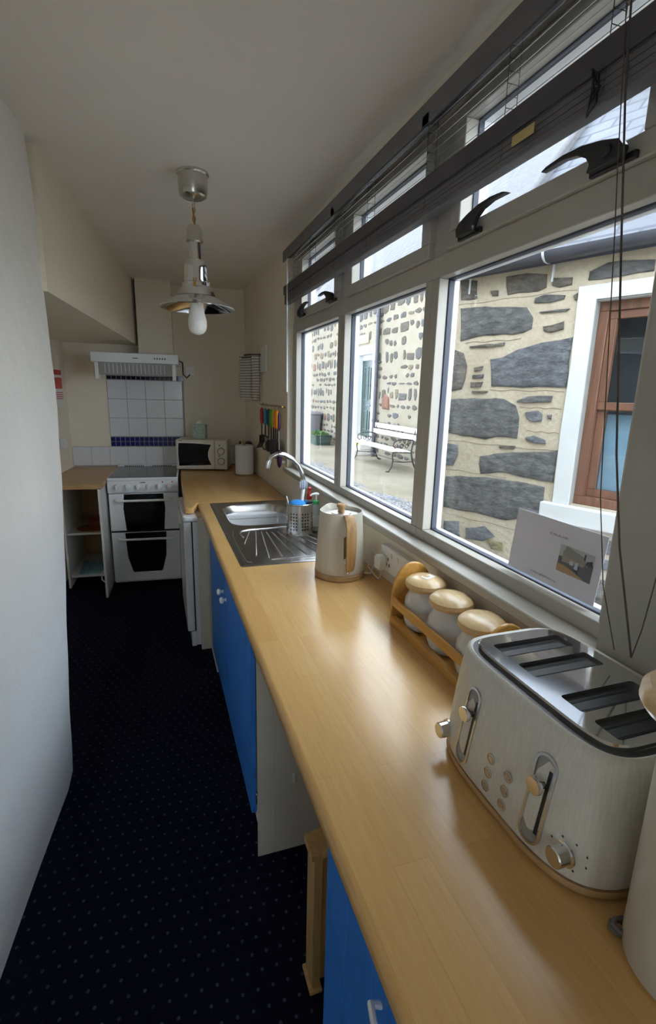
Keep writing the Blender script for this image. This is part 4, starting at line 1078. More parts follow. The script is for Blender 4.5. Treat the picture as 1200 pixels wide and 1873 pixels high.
# towel on swing rail
t = thing('towel_rail', 'white towel rail bracket on the window-side wall', 'rail', (.80, 4.03, 1.87))
part('back_plate', MB().box(.806, .826, 3.83, 4.03, 1.74, 1.94), WHITE_PLASTIC, t, bevel=.005)
part('arm', MB().tube([(.812, 4.0, 1.875), (.73, 4.09, 1.875), (.70, 4.13, 1.872)], .006, 8), plain('dark_rail_arm', (.05, .04, .04), .5), t)
part('arm', MB().tube([(.812, 4.02, 1.865), (.77, 4.12, 1.862), (.70, 4.24, 1.86)], .006, 8), MATS['dark_rail_arm'], t)
def towel(x0, y0, x1, y1, ztop, zbot, label, seedk):
    mb = MB(); rows = []
    nu, nv = 14, 16
    dx, dy = x1 - x0, y1 - y0; L = math.hypot(dx, dy); nx, ny_ = -dy / L, dx / L
    for side in (1, -1):
        pass
    def pt(u, v, s_):
        w = .006 * sin(u * 9 + seedk) * v + .003 * sin(v * 7 + seedk)
        th = .009
        return (x0 + dx * u + nx * (w + s_ * th), y0 + dy * u + ny_ * (w + s_ * th), ztop + .008 - (ztop - zbot) * v)
    loop = []
    for j in range(nv + 1):
        loop.append([pt(i / nu, j / nv, 1) for i in range(nu + 1)] + [pt(1 - i / nu, j / nv, -1) for i in range(nu + 1)])
    mb.loft(loop)
    return single('tea_towel', label, 'towel', mb, TOWEL, group='tea towels on the swing rail', angle=60)
towel(.800, 4.025, .755, 4.075, 1.872, 1.52, 'striped tea towel on the swing rail, nearer the window', 1)
towel(.765, 4.17, .69, 4.28, 1.866, 1.53, 'striped tea towel on the swing rail, nearer the back corner', 3)

# ------------------------------------------------------------------ pendant lamp
LX, LY = .2055, 2.42
t = thing('pendant_lamp', 'spun aluminium pendant lamp with bare opal bulb on the ceiling', 'lamp', (LX, LY, CEILZ))
part('canopy', MB().lathe([(.066, 0), (.066, -.008), (.061, -.012), (.060, -.070), (.055, -.088), (.042, -.096), (.010, -.098)], c=(LX, LY, CEILZ), seg=48), ALU, t)
part('stem', MB().tube([(LX, LY, 2.385), (LX, LY, 2.345)], .006, 10), ALU, t)
ch = MB()
for k, z in enumerate((2.340, 2.322, 2.304, 2.286)):
    a = 90 * (k % 2)
    ch.tube([(LX + .006 * cos(q * pi / 5) * cos(R(a)), LY + .006 * cos(q * pi / 5) * sin(R(a)), z + .012 * sin(q * pi / 5)) for q in range(11)], .002, 6)
ch.tube([(LX - .004, LY, 2.36), (LX - .002, LY, 2.32), (LX + .003, LY, 2.28)], .0032, 8)
part('chain', ch, BRASS, t)
part('neck_cap', MB().lathe([(.004, 2.282), (.024, 2.278), (.032, 2.262), (.034, 2.222), (.036, 2.216), (.031, 2.214)], c=(LX, LY, 0), seg=40), ALU, t)
part('neck', MB().lathe([(.024, 2.222), (.025, 2.15), (.027, 2.140)], c=(LX, LY, 0), seg=40), CHROME, t)
part('housing', MB().lathe([(.026, 2.146), (.040, 2.138), (.0485, 2.120), (.0492, 2.114), (.0495, 2.108), (.0495, 2.060), (.0500, 2.054), (.058, 2.050), (.0585, 2.047), (.0595, 2.038), (.060, 2.036), (.062, 2.033), (.068, 2.030), (.074, 2.023), (.079, 2.012), (.083, 2.003), (.086, 1.996)], c=(LX, LY, 0), seg=48), CHROME, t)
sh = MB()
prof = [(.080, 2.000), (.090, 1.992), (.120, 1.978), (.150, 1.960), (.160, 1.952), (.162, 1.950), (.160, 1.948), (.150, 1.955), (.118, 1.972), (.085, 1.986), (.060, 1.992)]
sh.loft([[(LX + r_ * cos(2 * pi * i / 64), LY + r_ * sin(2 * pi * i / 64), z) for i in range(64)] for r_, z in prof], cap0=False, cap1=False)
part('shade', sh, CHROME, t, angle=60)
for a in (-100, 20, 140):
    ca, sa = cos(R(a)), sin(R(a))
    cl = MB()
    fn = lambda u, v, w: (LX + ca * w - sa * u, LY + sa * w + ca * u, v)
    cl.prism([(-.008, 2.062), (-.004, 2.04), (.004, 2.04), (.008, 2.062), (.005, 2.064), (.003, 2.048), (-.003, 2.048), (-.005, 2.064)], fn, .056, .060)
    cl.box(-.006, .006, .058, .066, 2.010, 2.044, X=lambda u, w, v: fn(u, v, w)); cl.box(-.008, .008, .066, .076, 2.004, 2.014, X=lambda u, w, v: fn(u, v, w))
    part('spring_clip', cl, BRASS, t)
part('bulb', MB().lathe([(.020, 2.000), (.028, 1.985), (.029, 1.950), (.033, 1.925), (.0405, 1.900), (.041, 1.878), (.036, 1.858), (.025, 1.845), (.010, 1.839), (.001, 1.838)], c=(LX, LY, 0), seg=40), OPAL, t)

# ------------------------------------------------------------------ notice taped to the window
t = thing('window_notice', 'white sheet with small house photo leaning on the right-hand pane', 'notice', (.90, .92, 1.2))
def PN(u, v, w):    # u to the camera side, v up; leans to the glass
    return (.893 + v * .10 - w, 1.068 - u * .99, 1.158 + v)
part('sheet', MB().box(0, .290, 0, .158, -.0005, .0005, X=lambda u, v, w: PN(u, v, w)), PAPER_LILAC, t, smooth=False)
def prect(mb, u0, u1, v0, v1, mi=0, d=.0009): mb.add([PN(u, v, d) for u, v in ((u0, v0), (u1, v0), (u1, v1), (u0, v1))], [(0, 1, 2, 3)], mi)
def ppoly(mb, pts, mi, d): mb.add([PN(u, v, d) for u, v in pts], [tuple(range(len(pts)))], mi)
pc = [plain('photo_sky', (.50, .52, .55), .6), plain('photo_roof', (.30, .30, .29), .6), plain('photo_wall', (.36, .33, .28), .6), plain('photo_tarmac', (.13, .14, .16), .6), plain('photo_verge', (.44, .30, .17), .6), plain('photo_car', (.50, .58, .66), .5), plain('photo_dark', (.07, .08, .10), .6)]
mb = MB(); u0_, v0_ = .166, .044
prect(mb, u0_, u0_ + .102, v0_, v0_ + .064, 3, .0008)
ppoly(mb, [(u0_, v0_ + .036), (u0_ + .102, v0_ + .042), (u0_ + .102, v0_ + .064), (u0_, v0_ + .064)], 0, .0010)
ppoly(mb, [(u0_ + .012, v0_ + .024), (u0_ + .078, v0_ + .030), (u0_ + .078, v0_ + .040), (u0_ + .012, v0_ + .044)], 2, .0012)
ppoly(mb, [(u0_ + .010, v0_ + .044), (u0_ + .088, v0_ + .034), (u0_ + .076, v0_ + .052), (u0_ + .020, v0_ + .064)], 1, .0014)
ppoly(mb, [(u0_, v0_), (u0_ + .09, v0_), (u0_ + .05, v0_ + .012), (u0_ + .02, v0_ + .018), (u0_, v0_ + .018)], 4, .0012)
prect(mb, u0_ + .036, u0_ + .048, v0_ + .024, v0_ + .034, 5, .0016); prect(mb, u0_ + .052, u0_ + .062, v0_ + .018, v0_ + .034, 5, .0016)
prect(mb, u0_ + .074, u0_ + .079, v0_ + .046, v0_ + .060, 6, .0016); ppoly(mb, [(u0_ + .08, v0_ + .036), (u0_ + .10, v0_ + .038), (u0_ + .098, v0_ + .050), (u0_ + .084, v0_ + .046)], 6, .0016)
part('printed_photo', mb, pc, t, smooth=False)
def scribble(fn, n, wid, hgt, seed):
    # a line of small blurred print: short strokes of uneven height, grouped as words
    rn = random.Random(seed); mb = MB(); x = 0
    for k in range(n):
        if rn.random() < .14: x += wid * .8; continue
        h_ = hgt * rn.choice((.55, .6, .9, 1)); w_ = wid * rn.uniform(.25, .5)
        mb.add([fn(x, 0), fn(x + w_, 0), fn(x + w_, h_), fn(x, h_)], [(0, 1, 2, 3)])
        if rn.random() < .6: mb.add([fn(x, hgt * .45), fn(x + wid * .8, hgt * .45), fn(x + wid * .8, hgt * .6), fn(x, hgt * .6)], [(0, 1, 2, 3)])
        x += wid
    return mb
part('heading_print', scribble(lambda a, b: PN(.122 + a, .121 + b, .0009), 19, .0036, .0062, 1), INK, t, smooth=False)
part('footer_print', scribble(lambda a, b: PN(.085 + a, .013 + b, .0009), 26, .0037, .0052, 2), INK, t, smooth=False)

# ------------------------------------------------------------------ OUTSIDE
structure('ground', MB().box(.95, 40, -12, 45, -.12, 0).box(-12, .95, -12, -2.62, -.12, 0), PAVING, smooth=False)
structure('wall_outer', MB().box(0.9852, 1.00, -2.6, 6.5, 0, 1.07).box(0.9852, 1.00, -2.6, 6.5, 2.45, 2.75), WHITEPAINT, smooth=False)

# near stone outbuilding: local frame  s along its front towards the camera side, d into the building
NK = Vector((1.936, 3.111, 0)); NE = Vector((.3706, -.9288, 0)); NN = Vector((.9288, .3706, 0))
def NB(s_, d, z):
    p = NK + NE * s_ + NN * d; return (p.x, p.y, z)
t = thing('stone_outbuilding', 'low stone outbuilding with slate roof right outside the window', 'building', NB(2.5, 2, 0))
EZ = 2.34
WS0, WS1, WZ0, WZ1 = .915, 1.80, 1.0, 2.12
mb = MB()
L_ = 2.6
mb.box(0, WS0, 0, .10, 0, EZ, X=NB); mb.box(WS1, L_, 0, .10, 0, EZ, X=NB); mb.box(WS0, WS1, 0, .10, 0, WZ0, X=NB); mb.box(WS0, WS1, 0, .10, WZ1, EZ, X=NB)
# gable and other walls
mb.prism([(0.10, 0), (4.0, 0), (4.0, EZ), (2.0, EZ + 1.9), (.10, EZ + .05)], lambda u, v, w: NB(w, u, v), 0, .3)
mb.prism([(0.10, 0), (4.0, 0), (4.0, EZ), (2.0, EZ + 1.9), (.10, EZ + .05)], lambda u, v, w: NB(w, u, v), L_ - .3, L_)
mb.box(.3, L_ - .3, 3.8, 4.0, 0, EZ, X=NB)
part('mortared_walls', mb, MORTAR_N, t, smooth=False)
polys = [[(0.034,2.34),(0.159,2.316),(0.167,2.204),(0.05,2.212)],
[(0.361,2.31),(0.43,2.315),(0.623,2.29),(0.626,2.219),(0.577,2.202),(0.388,2.207),(0.365,2.252)],
[(0.663,2.264),(0.772,2.252),(0.767,2.209),(0.702,2.203),(0.66,2.223)],
[(0.264,2.243),(0.319,2.239),(0.319,2.207),(0.273,2.212)],
[(0.562,2.163),(0.619,2.176),(0.743,2.165),(0.741,2.138),(0.662,2.129),(0.562,2.137)],
[(0.855,2.226),(0.86,2.268),(0.947,2.301),(1.167,2.275),(1.175,2.226),(1.031,2.215),(0.927,2.216)],
[(0.046,2.165),(0.232,2.154),(0.521,2.121),(0.565,2.063),(0.563,1.998),(0.513,1.974),(0.251,1.979),(0.068,1.954)],
[(0.597,2.09),(0.776,2.091),(0.767,2.079),(0.606,2.077)],
[(0.628,2.005),(0.69,2.012),(0.75,2.022),(0.754,1.979),(0.684,1.964),(0.634,1.976)],
[(0.137,1.924),(0.399,1.929),(0.393,1.911),(0.148,1.906)],
[(0.305,1.831),(0.386,1.841),(0.481,1.888),(0.64,1.916),(0.812,1.935),(0.812,1.804),(0.812,1.664),(0.645,1.665),(0.551,1.656),(0.331,1.667)],
[(0.01,1.908),(0.1,1.878),(0.139,1.796),(0.134,1.714),(0.108,1.644),(0.01,1.63)],
[(0.192,1.788),(0.255,1.791),(0.251,1.764),(0.195,1.761)],
[(0.181,1.738),(0.266,1.74),(0.264,1.716),(0.186,1.714)],
[(0.178,1.689),(0.266,1.695),(0.256,1.662),(0.178,1.659)],
[(0.192,1.636),(0.311,1.64),(0.308,1.623),(0.194,1.621)],
[(0.531,1.592),(0.585,1.61),(0.742,1.618),(0.734,1.579),(0.63,1.569),(0.518,1.579)],
[(0.02,1.58),(0.261,1.595),(0.43,1.593),(0.515,1.553),(0.544,1.483),(0.546,1.352),(0.397,1.347),(0.322,1.327),(0.02,1.343)],
[(0.582,1.517),(0.662,1.527),(0.693,1.509),(0.69,1.465),(0.631,1.456),(0.593,1.479)],
[(0.724,1.505),(0.745,1.508),(0.747,1.479),(0.733,1.48)],
[(0.6,1.367),(0.654,1.377),(0.73,1.361),(0.733,1.332),(0.673,1.331),(0.61,1.345)],
[(0.294,1.212),(0.409,1.245),(0.583,1.27),(0.81,1.303),(0.812,1.189),(0.812,1.109),(0.602,1.118),(0.499,1.131),(0.314,1.099),(0.294,1.162)],
[(0.02,1.277),(0.118,1.273),(0.126,1.2),(0.089,1.122),(.02,1.12)],
[(0.426,1.295),(0.544,1.306),(0.539,1.285),(0.436,1.278)],
[(0.03,1.045),(0.349,1.083),(0.577,1.088),(0.759,1.082),(0.773,0.919),(0.742,0.893),(0.534,0.822),(0.294,0.824),(0.03,0.815)],
[(0.237,0.706),(0.384,0.753),(0.47,0.699),(0.38,0.647),(0.245,0.63)],
[(0.402,0.668),(0.521,0.667),(0.535,0.612),(0.45,0.604)],
[(.86,.84),(1.06,.85),(1.30,.83),(1.28,.76),(1.0,.74),(.88,.78)],
[(1.096,0.726),(1.231,0.728),(1.244,0.667),(1.113,0.662)],
[(0.789,2.154),(0.813,2.162),(0.813,2.129),(0.797,2.133)],
[(.6,.62),(.86,.64),(.98,.60),(.9,.50),(.62,.49)], [(.05,.72),(.18,.74),(.2,.6),(.06,.56)], [(.1,.5),(.4,.53),(.5,.42),(.12,.38)], [(1.05,.6),(1.5,.62),(1.52,.42),(1.1,.40)]]
cidx = [1, 1, 1, 1, 0, 0, 0, 0, 1, 1, 2, 1, 1, 0, 1, 1, 0, 0, 2, 0, 2, 0, 2, 1, 0, 2, 3, 0, 2, 1, 1, 2, 0, 1, 0, 1, 2, 0, 1, 2]
def stone(mb, poly, fn, mi, rnd, depth=.012, rough=.006, sub=3):
    # irregular outline + slightly domed face; fn(u, d, z), d negative = proud of the wall
    pts = []
    n = len(poly)
    for i in range(n):
        a = poly[i]; b = poly[(i + 1) % n]; L = math.hypot(b[0] - a[0], b[1] - a[1])
        k = max(1, min(6, int(L / (rough * 8))))
        for q in range(k):
            f_ = q / k; pts.append((a[0] + (b[0] - a[0]) * f_ + rnd.uniform(-1, 1) * rough * .6, a[1] + (b[1] - a[1]) * f_ + rnd.uniform(-1, 1) * rough * .6))
    cx = sum(p[0] for p in pts) / len(pts); cy = sum(p[1] for p in pts) / len(pts)
    r1 = [fn(u, .004, v) for u, v in pts]
    r2 = [fn(cx + (u - cx) * .985, -depth * .6, cy + (v - cy) * .97) for u, v in pts]
    r3 = [fn(cx + (u - cx) * .93, -depth * rnd.uniform(.85, 1.15), cy + (v - cy) * .88) for u, v in pts]
    r4 = [fn(cx + (u - cx) * .5, -depth * rnd.uniform(.8, 1.3), cy + (v - cy) * .5) for u, v in pts]
    mb.loft([r1, r2, r3, r4], mi, cap0=False)
rnd = random.Random(11)
mb = MB()
for p, c_ in zip(polys, cidx): stone(mb, p, NB, c_, rnd, .010, .007)
# gable stones
for k in range(26):
    u = .35 + rnd.random() * 3.2; z = .3 + rnd.random() * 1.9; w_ = rnd.uniform(.12, .3); h_ = rnd.uniform(.06, .14)
    stone(mb, [(u, z), (u + w_, z + .01), (u + w_, z + h_), (u, z + h_)], lambda a_, d_, v_: NB(d_, a_, v_), rnd.choice((0, 1, 2)), rnd, .010)
part('stones', mb, STONES, t, angle=60)
# strap lines scored in the mortar
mb = MB()
for z, s0, s1 in ((2.185, .03, .8), (1.945, .1, .5), (1.645, .32, .8), (1.545, .55, .8), (1.405, .6, .8), (1.30, .02, .8), (1.10, .02, .5), (.78, .1, .8)):
    n = 12; pts = [(s0 + (s1 - s0) * q / n, -.0015, z + .004 * sin(q * 1.3 + z * 9)) for q in range(n + 1)]
    mb.tube([NB(*p) for p in pts], .0022, 6)
part('mortar_lines', mb, plain('dark_mortar_line', (.34, .28, .20), .9), t)
# white painted surround and sill
mb = MB()
pi_ = [(WS0 - .095, WZ0 - .005), (WS0 - .100, 1.4), (WS0 - .092, 1.8), (WS0 - .10, WZ1 + .075), (WS1 + .10, WZ1 + .075), (WS1 + .10, WZ0 - .005), (WS1, WZ0 - .005), (WS1, WZ1), (WS0, WZ1), (WS0, WZ0 - .005)]
mb.prism(pi_, lambda u, v, w: NB(u, w, v), -.014, .02)
mb.box(WS0 - .006, WS0, .0, .10, WZ0, WZ1, X=NB); mb.box(WS1, WS1 + .006, 0, .10, WZ0, WZ1, X=NB); mb.box(WS0, WS1, 0, .10, WZ1 - .006, WZ1, X=NB)
part('window_surround', mb, WHITEPAINT, t, bevel=.003)
part('window_sill', MB().box(WS0 - .155, WS1 + .15, -.045, .12, WZ0 - .115, WZ0 - .004, X=NB), WHITEPAINT, t, bevel=.008)
mb = MB(); D0, D1 = .072, .115
ring_ = lambda mb, s0, s1, z0, z1, w, d0, d1: [mb.box(s0, s1, d0, d1, z0, z0 + w, X=NB), mb.box(s0, s1, d0, d1, z1 - w, z1, X=NB), mb.box(s0, s0 + w, d0, d1, z0 + w, z1 - w, X=NB), mb.box(s1 - w, s1, d0, d1, z0 + w, z1 - w, X=NB)]
ring_(mb, WS0, WS1, WZ0, WZ1 - .006, .050, .050, .10)
ring_(mb, WS0 + .05, WS1 - .05, 1.545, WZ1 - .056, .042, .062, .095)
ring_(mb, WS0 + .05, WS1 - .05, WZ0 + .05, 1.585, .045, .085, .12)
so_ = part('sash_window', mb, SASHWOOD, t, bevel=.003)
part('glass_pane', MB().box(WS0 + .08, WS1 - .08, .088, .090, 1.58, WZ1 - .09, X=NB).box(WS0 + .08, WS1 - .08, .104, .106, WZ0 + .08, 1.56, X=NB), glass_mat('dull_glass', (.75, .8, .82)), so_, smooth=False)
part('net_curtain', MB().box(WS0 + .08, WS1 - .08, .14, .145, WZ0 + .02, 1.52, X=NB), NETCURTAIN, so_, smooth=False)
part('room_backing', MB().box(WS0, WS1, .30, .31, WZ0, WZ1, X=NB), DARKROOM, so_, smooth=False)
# roof, own local frame so that slates follow the slope
def slope_obj(name, mat, parent, origin, ax, up, wid, hgt, thick=.03):
    ax = Vector(ax).normalized(); up = Vector(up).normalized(); nn = ax.cross(up).normalized()
    me_ = MB().box(0, wid, 0, hgt, -thick, 0)
    o = part(name, me_, mat, None, smooth=False)
    Mx = Matrix(((ax.x, up.x, nn.x, origin[0]), (ax.y, up.y, nn.y, origin[1]), (ax.z, up.z, nn.z, origin[2]), (0, 0, 0, 1)))
    o.parent = parent; o.matrix_basis = WM[parent.name].inverted() @ Mx; WM[o.name] = Mx
    return o
s2 = math.sqrt(.5)
slope_obj('slate_roof', SLATE, t, NB(-.04, -.09, EZ + .0), NE, (NN.x * s2, NN.y * s2, s2), L_ + .08, 2.92)
slope_obj('slate_roof', SLATE, t, NB(L_ + .04, 4.09, EZ), -NE, (-NN.x * s2, -NN.y * s2, s2), L_ + .08, 2.92)
mb = MB()
mb.prism([(-.07, EZ - .0), (-.07, EZ + .10), (2.0, EZ + 2.17), (2.0, EZ + 2.0)], lambda u, v, w: NB(w, u, v), -.05, .24)
mb.prism([(4.07, EZ), (4.07, EZ + .10), (2.0, EZ + 2.17), (2.0, EZ + 2.0)], lambda u, v, w: NB(w, u, v), -.05, .24)
part('harled_coping', mb, HARL, t, bevel=.02)
part('chimney', MB().box(-.08, .95, 1.65, 2.35, 3.9, 5.3, X=NB).box(-.13, 1.0, 1.60, 2.40, 5.3, 5.42, X=NB), MORTAR_N, t, bevel=.01)
gt = MB()
pr = [(.055 * cos(R(180 + 15 * k)), .050 * sin(R(180 + 15 * k))) for k in range(13)] + [(.050 * cos(R(-15 * k)), -.004 + .044 * sin(R(-15 * k))) for k in range(13)]
gt.prism(pr, lambda u, v, w: NB(w, -.10 + u, EZ + .035 + v), .0, L_)
part('gutter', gt, GUTTER, t)
mb = MB()
for s_ in (.115, .66, 1.25, 1.9, 2.45):
    mb.tube([NB(s_, -.10 + .058 * cos(R(a)), EZ + .035 + .053 * sin(R(a))) for a in range(170, 380, 15)], .005, 6, flat=(2.2, .6)); mb.box(s_ - .004, s_ + .004, -.02, -.006, EZ - .10, EZ - .01, X=NB)
part('gutter_bracket', mb, WHITEPAINT, t)

# far stone wall house with door
FXX = 5.45
t = thing('stone_house', 'long buff stone house with green door across the yard', 'house', (5.8, 13, 0))
DY0, DY1, DZ0, DZ1 = 12.42, 13.42, .44, 2.63
mb = MB()
mb.box(FXX, FXX + .4, 4, DY0, 0, 4.35); mb.box(FXX, FXX + .4, DY1, 21.2, 0, 4.35); mb.box(FXX, FXX + .4, DY0, DY1, 0, DZ0); mb.box(FXX, FXX + .4, DY0, DY1, DZ1, 4.35)
mb.prism([(FXX, 0), (9.0, 0), (9.0, 4.3), (7.22, 6.1), (FXX, 4.35)], XZ, 20.9, 21.2)
part('mortared_walls', mb, MORTAR, t, smooth=False)
rnd = random.Random(5); mb = MB(); z = .12; row = 0
def FW(u, d_, v): return (FXX + d_, u, v)
while z < 4.25:
    hrow = rnd.choice((.09, .13, .22, .30, .12, .18)); y = 4.1 + rnd.random() * .3
    while y < 21.0:
        w_ = rnd.uniform(.10, .42) if hrow > .15 else rnd.uniform(.12, .34)
        if hrow > .15 and rnd.random() < .55: w_ *= .6
        h_ = hrow * rnd.uniform(.45, .95); z0 = z + (hrow - h_) * rnd.random()
        if rnd.random() < .86 and not (y + w_ > DY0 - .24 and y < DY1 + .24 and z0 < DZ1 + .25):
            sk = rnd.uniform(-.05, .05); i4 = lambda: rnd.uniform(0, .03)
            pl_ = [(y + i4(), z0 + i4()), (y + w_ * .5, z0 - .4 * i4()), (y + w_ - i4(), z0 + i4()), (y + w_, z0 + h_ * .5), (y + w_ - i4(), z0 + h_ - i4()), (y + w_ * .5 + sk, z0 + h_), (y + i4(), z0 + h_ - i4()), (y - .3 * i4(), z0 + h_ * .5)]
            stone(mb, pl_, FW, rnd.choices((0, 1, 2, 3, 4), (5, 6, 1, 1, .35))[0], rnd, .012, .022)
        y += w_ + rnd.uniform(.04, .13)
    z += hrow + rnd.uniform(.04, .09)
stone(mb, [(11.35, 1.22), (11.72, 1.25), (11.78, 1.45), (11.6, 1.6), (11.4, 1.52)], FW, 4, rnd, .03, .03)
part('stones', mb, STONES_FAR, t, angle=60)
mb = MB(); mb.prism([(DY0 - .2, 0.2), (DY0 - .2, DZ1 + .2), (DY1 + .2, DZ1 + .2), (DY1 + .2, .2), (DY1 - .02, .2), (DY1 - .02, DZ1 - .02), (DY0 + .02, DZ1 - .02), (DY0 + .02, .2)], YZ, FXX - .03, FXX + .119)
part('door_surround', mb, WHITEPAINT, t, bevel=.01)
d = MB(); d.box(FXX + .12, FXX + .17, DY0 - .02, DY1 + .02, DZ0, DZ1 - .16)
dd = part('front_door', d, GREENDOOR, t, bevel=.004)
mb = MB()
for y0, y1 in ((DY0 + .16, DY0 + .44), (DY0 + .56, DY0 + .84)):
    for (z0, z1) in ((.62, 1.15), (1.42, 2.3)):
        ring(mb, y0 + .03, y1 - .03, z0 + .03, z1 - .03, y0, y1, z0, z1, FXX + .105, FXX + .12)
mb.box(FXX + .09, FXX + .12, DY0 + .34, DY1 - .34, 1.27, 1.31)
part('door_moulding', mb, plain('mid_green_moulding', (.018, .045, .043), .35), dd, bevel=.003)
part('transom_frame', MB().box(FXX + .10, FXX + .16, DY0, DY1, DZ1 - .16, DZ1), plain('grey_transom', (.35, .38, .40), .4), t)
mb = MB()
for k in range(3): mb.box(FXX - .17 * (3 - k), FXX + .1, DY0 - .1, DY1 + .1, .146 * k, .146 * (k + 1) - .004)
st_ = part('door_steps', mb, STONESTEP, t, bevel=.01)
mb = MB()
for k in range(2): mb.box(FXX - .17 * (3 - k) - .004, FXX - .17 * (3 - k) + .05, DY0 - .05, DY1 - .1, .146 * (k + 1) - .05, .146 * (k + 1))
part('yellow_nosing', mb, YELLOW, st_)
part('sign_board', MB().box(FXX - .04, FXX - .012, 12.75, 13.55, 2.90, 3.12), GOLDSIGN, t, bevel=.006)
part('sign_print', scribble(lambda a, b: (FXX - .0415, 13.45 - a, 2.96 + b), 8, .085, .10, 4), INK, t, smooth=False)
u45 = (s2, 0, s2)
slope_obj('slate_roof', SLATE2, t, (FXX - .12, 21.35, 4.30), (0, -1, 0), (s2, 0, s2), 17.4, 2.66)
slope_obj('slate_roof', SLATE2, t, (9.1, 4.0, 4.30), (0, 1, 0), (-s2, 0, s2), 17.35, 2.66)
part('gutter', MB().tube([(FXX - .14, 4.0, 4.27), (FXX - .14, 21.3, 4.27)], .06, 10), GUTTER, t)
mb = MB(); mb.tube([(FXX - .08, 12.05, .02), (FXX - .08, 12.05, 3.75), (FXX - .10, 12.05, 4.0), (FXX - .14, 12.05, 4.25)], .055, 12)
for z in (.9, 2.35, 3.45): mb.tube([(FXX - .08, 12.05, z), (FXX - .08, 12.05, z + .07)], .068, 12); mb.box(FXX - .05, FXX + .0, 11.93, 12.17, z + .01, z + .05)
part('downpipe', mb, GUTTER, t)

# a further gabled house
t = thing('far_house', 'distant gabled house with slate roof beyond the yard', 'house', (10, 34, 0))
mb = MB(); mb.prism([(6.0, 0), (14.0, 0), (14.0, 6.2), (10.0, 9.6), (6.0, 6.2)], XZ, 30, 38)
part('walls', mb, HARL, t, smooth=False)
slope_obj('slate_roof', SLATE2, t, (5.8, 38.2, 6.05), (0, -1, 0), (.762, 0, .648), 8.4, 5.5)
slope_obj('slate_roof', SLATE2, t, (14.2, 29.8, 6.05), (0, 1, 0), (-.762, 0, .648), 8.4, 5.5)

# benches
def bench(y0, y1, label, xs=4.66):
    t = thing('garden_bench', label, 'bench', (xs + .3, (y0 + y1) / 2, 0), group='white slatted benches along the stone wall')
    seat = MB()
    for k in range(4): seat.box(xs + .01 + k * .105, xs + .105 + k * .105, y0, y1, .425 - .004 * k, .452 - .004 * k)
    part('seat_slats', seat, WHITEPAINT, t, bevel=.006)
    back = MB()
    for z in (.66, .80):
        back.box(xs + .50 + (z - .66) * .3, xs + .525 + (z - .66) * .3, y0 - .02, y1 + .02, z, z + .11)
    part('back_slats', back, WHITEPAINT, t, bevel=.006)
    for y in (y0 + .08, y1 - .08):
        e_ = MB()
        e_.tube([(xs - .06, y, .01), (xs - .02, y, .03), (xs + .03, y, .12), (xs + .05, y, .24), (xs + .03, y, .36), (xs + .05, y, .42)], .016, 8)
        e_.tube([(xs + .66, y, .01), (xs + .60, y, .04), (xs + .52, y, .20), (xs + .47, y, .40), (xs + .50, y, .60), (xs + .56, y, .92)], .018, 8)
        e_.tube([(xs + .02, y, .415), (xs + .2, y, .408), (xs + .48, y, .40)], .014, 8)
        e_.tube([(xs + .05, y, .22), (xs + .3, y, .20), (xs + .52, y, .21)], .010, 8)
        e_.tube([(xs + .50, y, .66), (xs + .35, y, .68), (xs + .15, y, .67), (xs + .06, y, .62), (xs + .04, y, .55), (xs + .09, y, .50), (xs + .15, y, .53), (xs + .13, y, .58)], .014, 8)
        for cx in (.24, .36): e_.tube([(xs + cx + .05 * cos(R(a)) * (1 - a / 900), y, .54 + .055 * sin(R(a)) * (1 - a / 900)) for a in range(0, 500, 30)], .009, 6)
        for sx_ in (-.06, .66): e_.box(xs + sx_ - .04, xs + sx_ + .03, y - .03, y + .03, 0, .02)
        part('cast_iron_end', e_, IRON, t)
    part('brace_rod', MB().tube([(xs + .3, y0 + .08, .20), (xs + .3, y1 - .08, .20)], .008, 6), IRON, t)
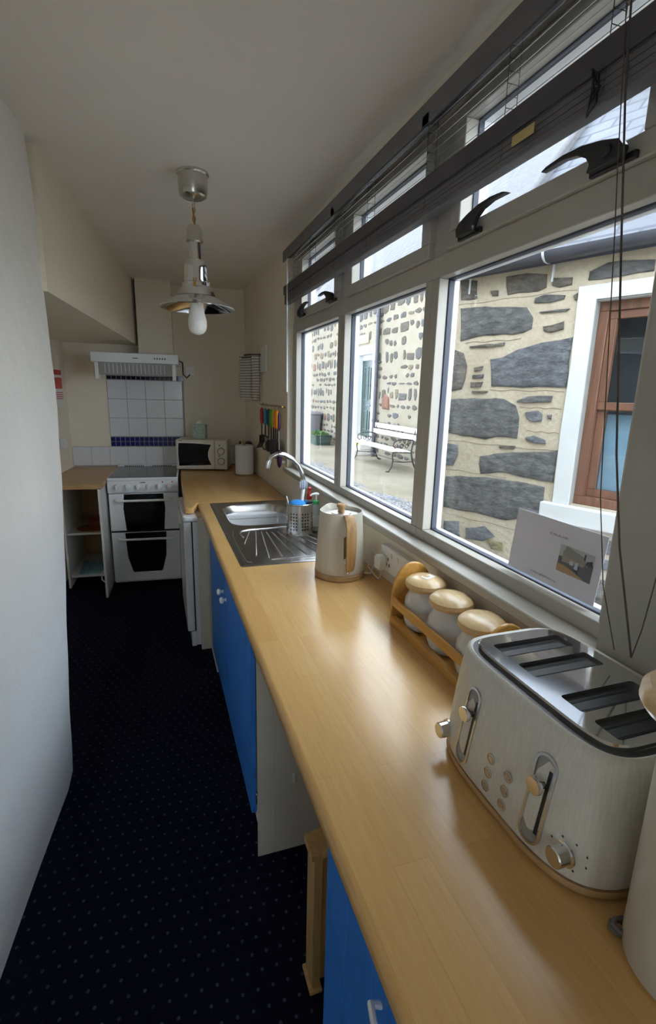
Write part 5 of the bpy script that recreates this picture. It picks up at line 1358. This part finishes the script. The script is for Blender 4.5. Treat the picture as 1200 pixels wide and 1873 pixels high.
bench(9.44, 11.58, 'white slatted bench with black scroll ends, whole in the middle pane')
bench(5.9, 8.0, 'second white slatted bench, only its end visible at the outbuilding corner')

# bin and planter, at the far end of the yard
t = thing('wheelie_bin', 'dark grey wheelie bin by the far stone wall', 'bin', (5.1, 16.9, 0))
mb = MB(); mb.loft([[(x, y, z) for x, y in rrect(5.13 - w_, 5.13 + w_, 16.75 - w_ * 1.35, 16.75 + w_ * 1.35, .04, 4)] for w_, z in ((.20, .04), (.25, .85), (.265, .87))])
part('body', mb, GREY_PL, t)
part('lid', MB().loft([[(x, y, z) for x, y in rrect(5.13 - w_, 5.13 + w_, 16.75 - w_ * 1.3, 16.75 + w_ * 1.3, .04, 4)] for w_, z in ((.28, .87), (.28, .90), (.20, .96))]), GREY_PL, t)
part('wheel', MB().lathe([(.1, 0), (.1, .05)], seg=20, fn=lambda x, y, z: (5.33 + z * .4, 16.45 + x, .1 + y)), BLACK, t)
t = thing('planter_trough', 'low dark green planter with leafy plants on the paving', 'planter', (4.95, 15.3, 0))
part('trough', MB().loft([[(x, y, z) for x, y in rrect(4.95 - w_ * .75, 4.95 + w_ * .75, 15.35 - w_ * 1.5, 15.35 + w_ * 1.5, .05, 4)] for w_, z in ((.30, 0), (.36, .30), (.38, .31), (.34, .31), (.32, .26))]), PLANTERGREEN, t)
rnd = random.Random(3); mb = MB()
for k in range(420):
    a = rnd.random() * 2 * pi; q = math.sqrt(rnd.random()); x = 4.95 + .27 * q * cos(a); y = 15.35 + .52 * q * sin(a); z = .28 + rnd.random() * .16 * (1.2 - q)
    u_ = Vector((rnd.gauss(0, 1), rnd.gauss(0, 1), rnd.gauss(0, .6))).normalized() * .05; v_ = u_.cross(Vector((rnd.random(), rnd.random(), 1))).normalized() * .022; p = Vector((x, y, z))
    mb.add([p - u_, p + v_ + Vector((0, 0, .01)), p + u_, p - v_ + Vector((0, 0, .01))], [(0, 1, 2, 3)])
fo = part('foliage', mb, LEAF, t, smooth=False); fo['kind'] = 'stuff'
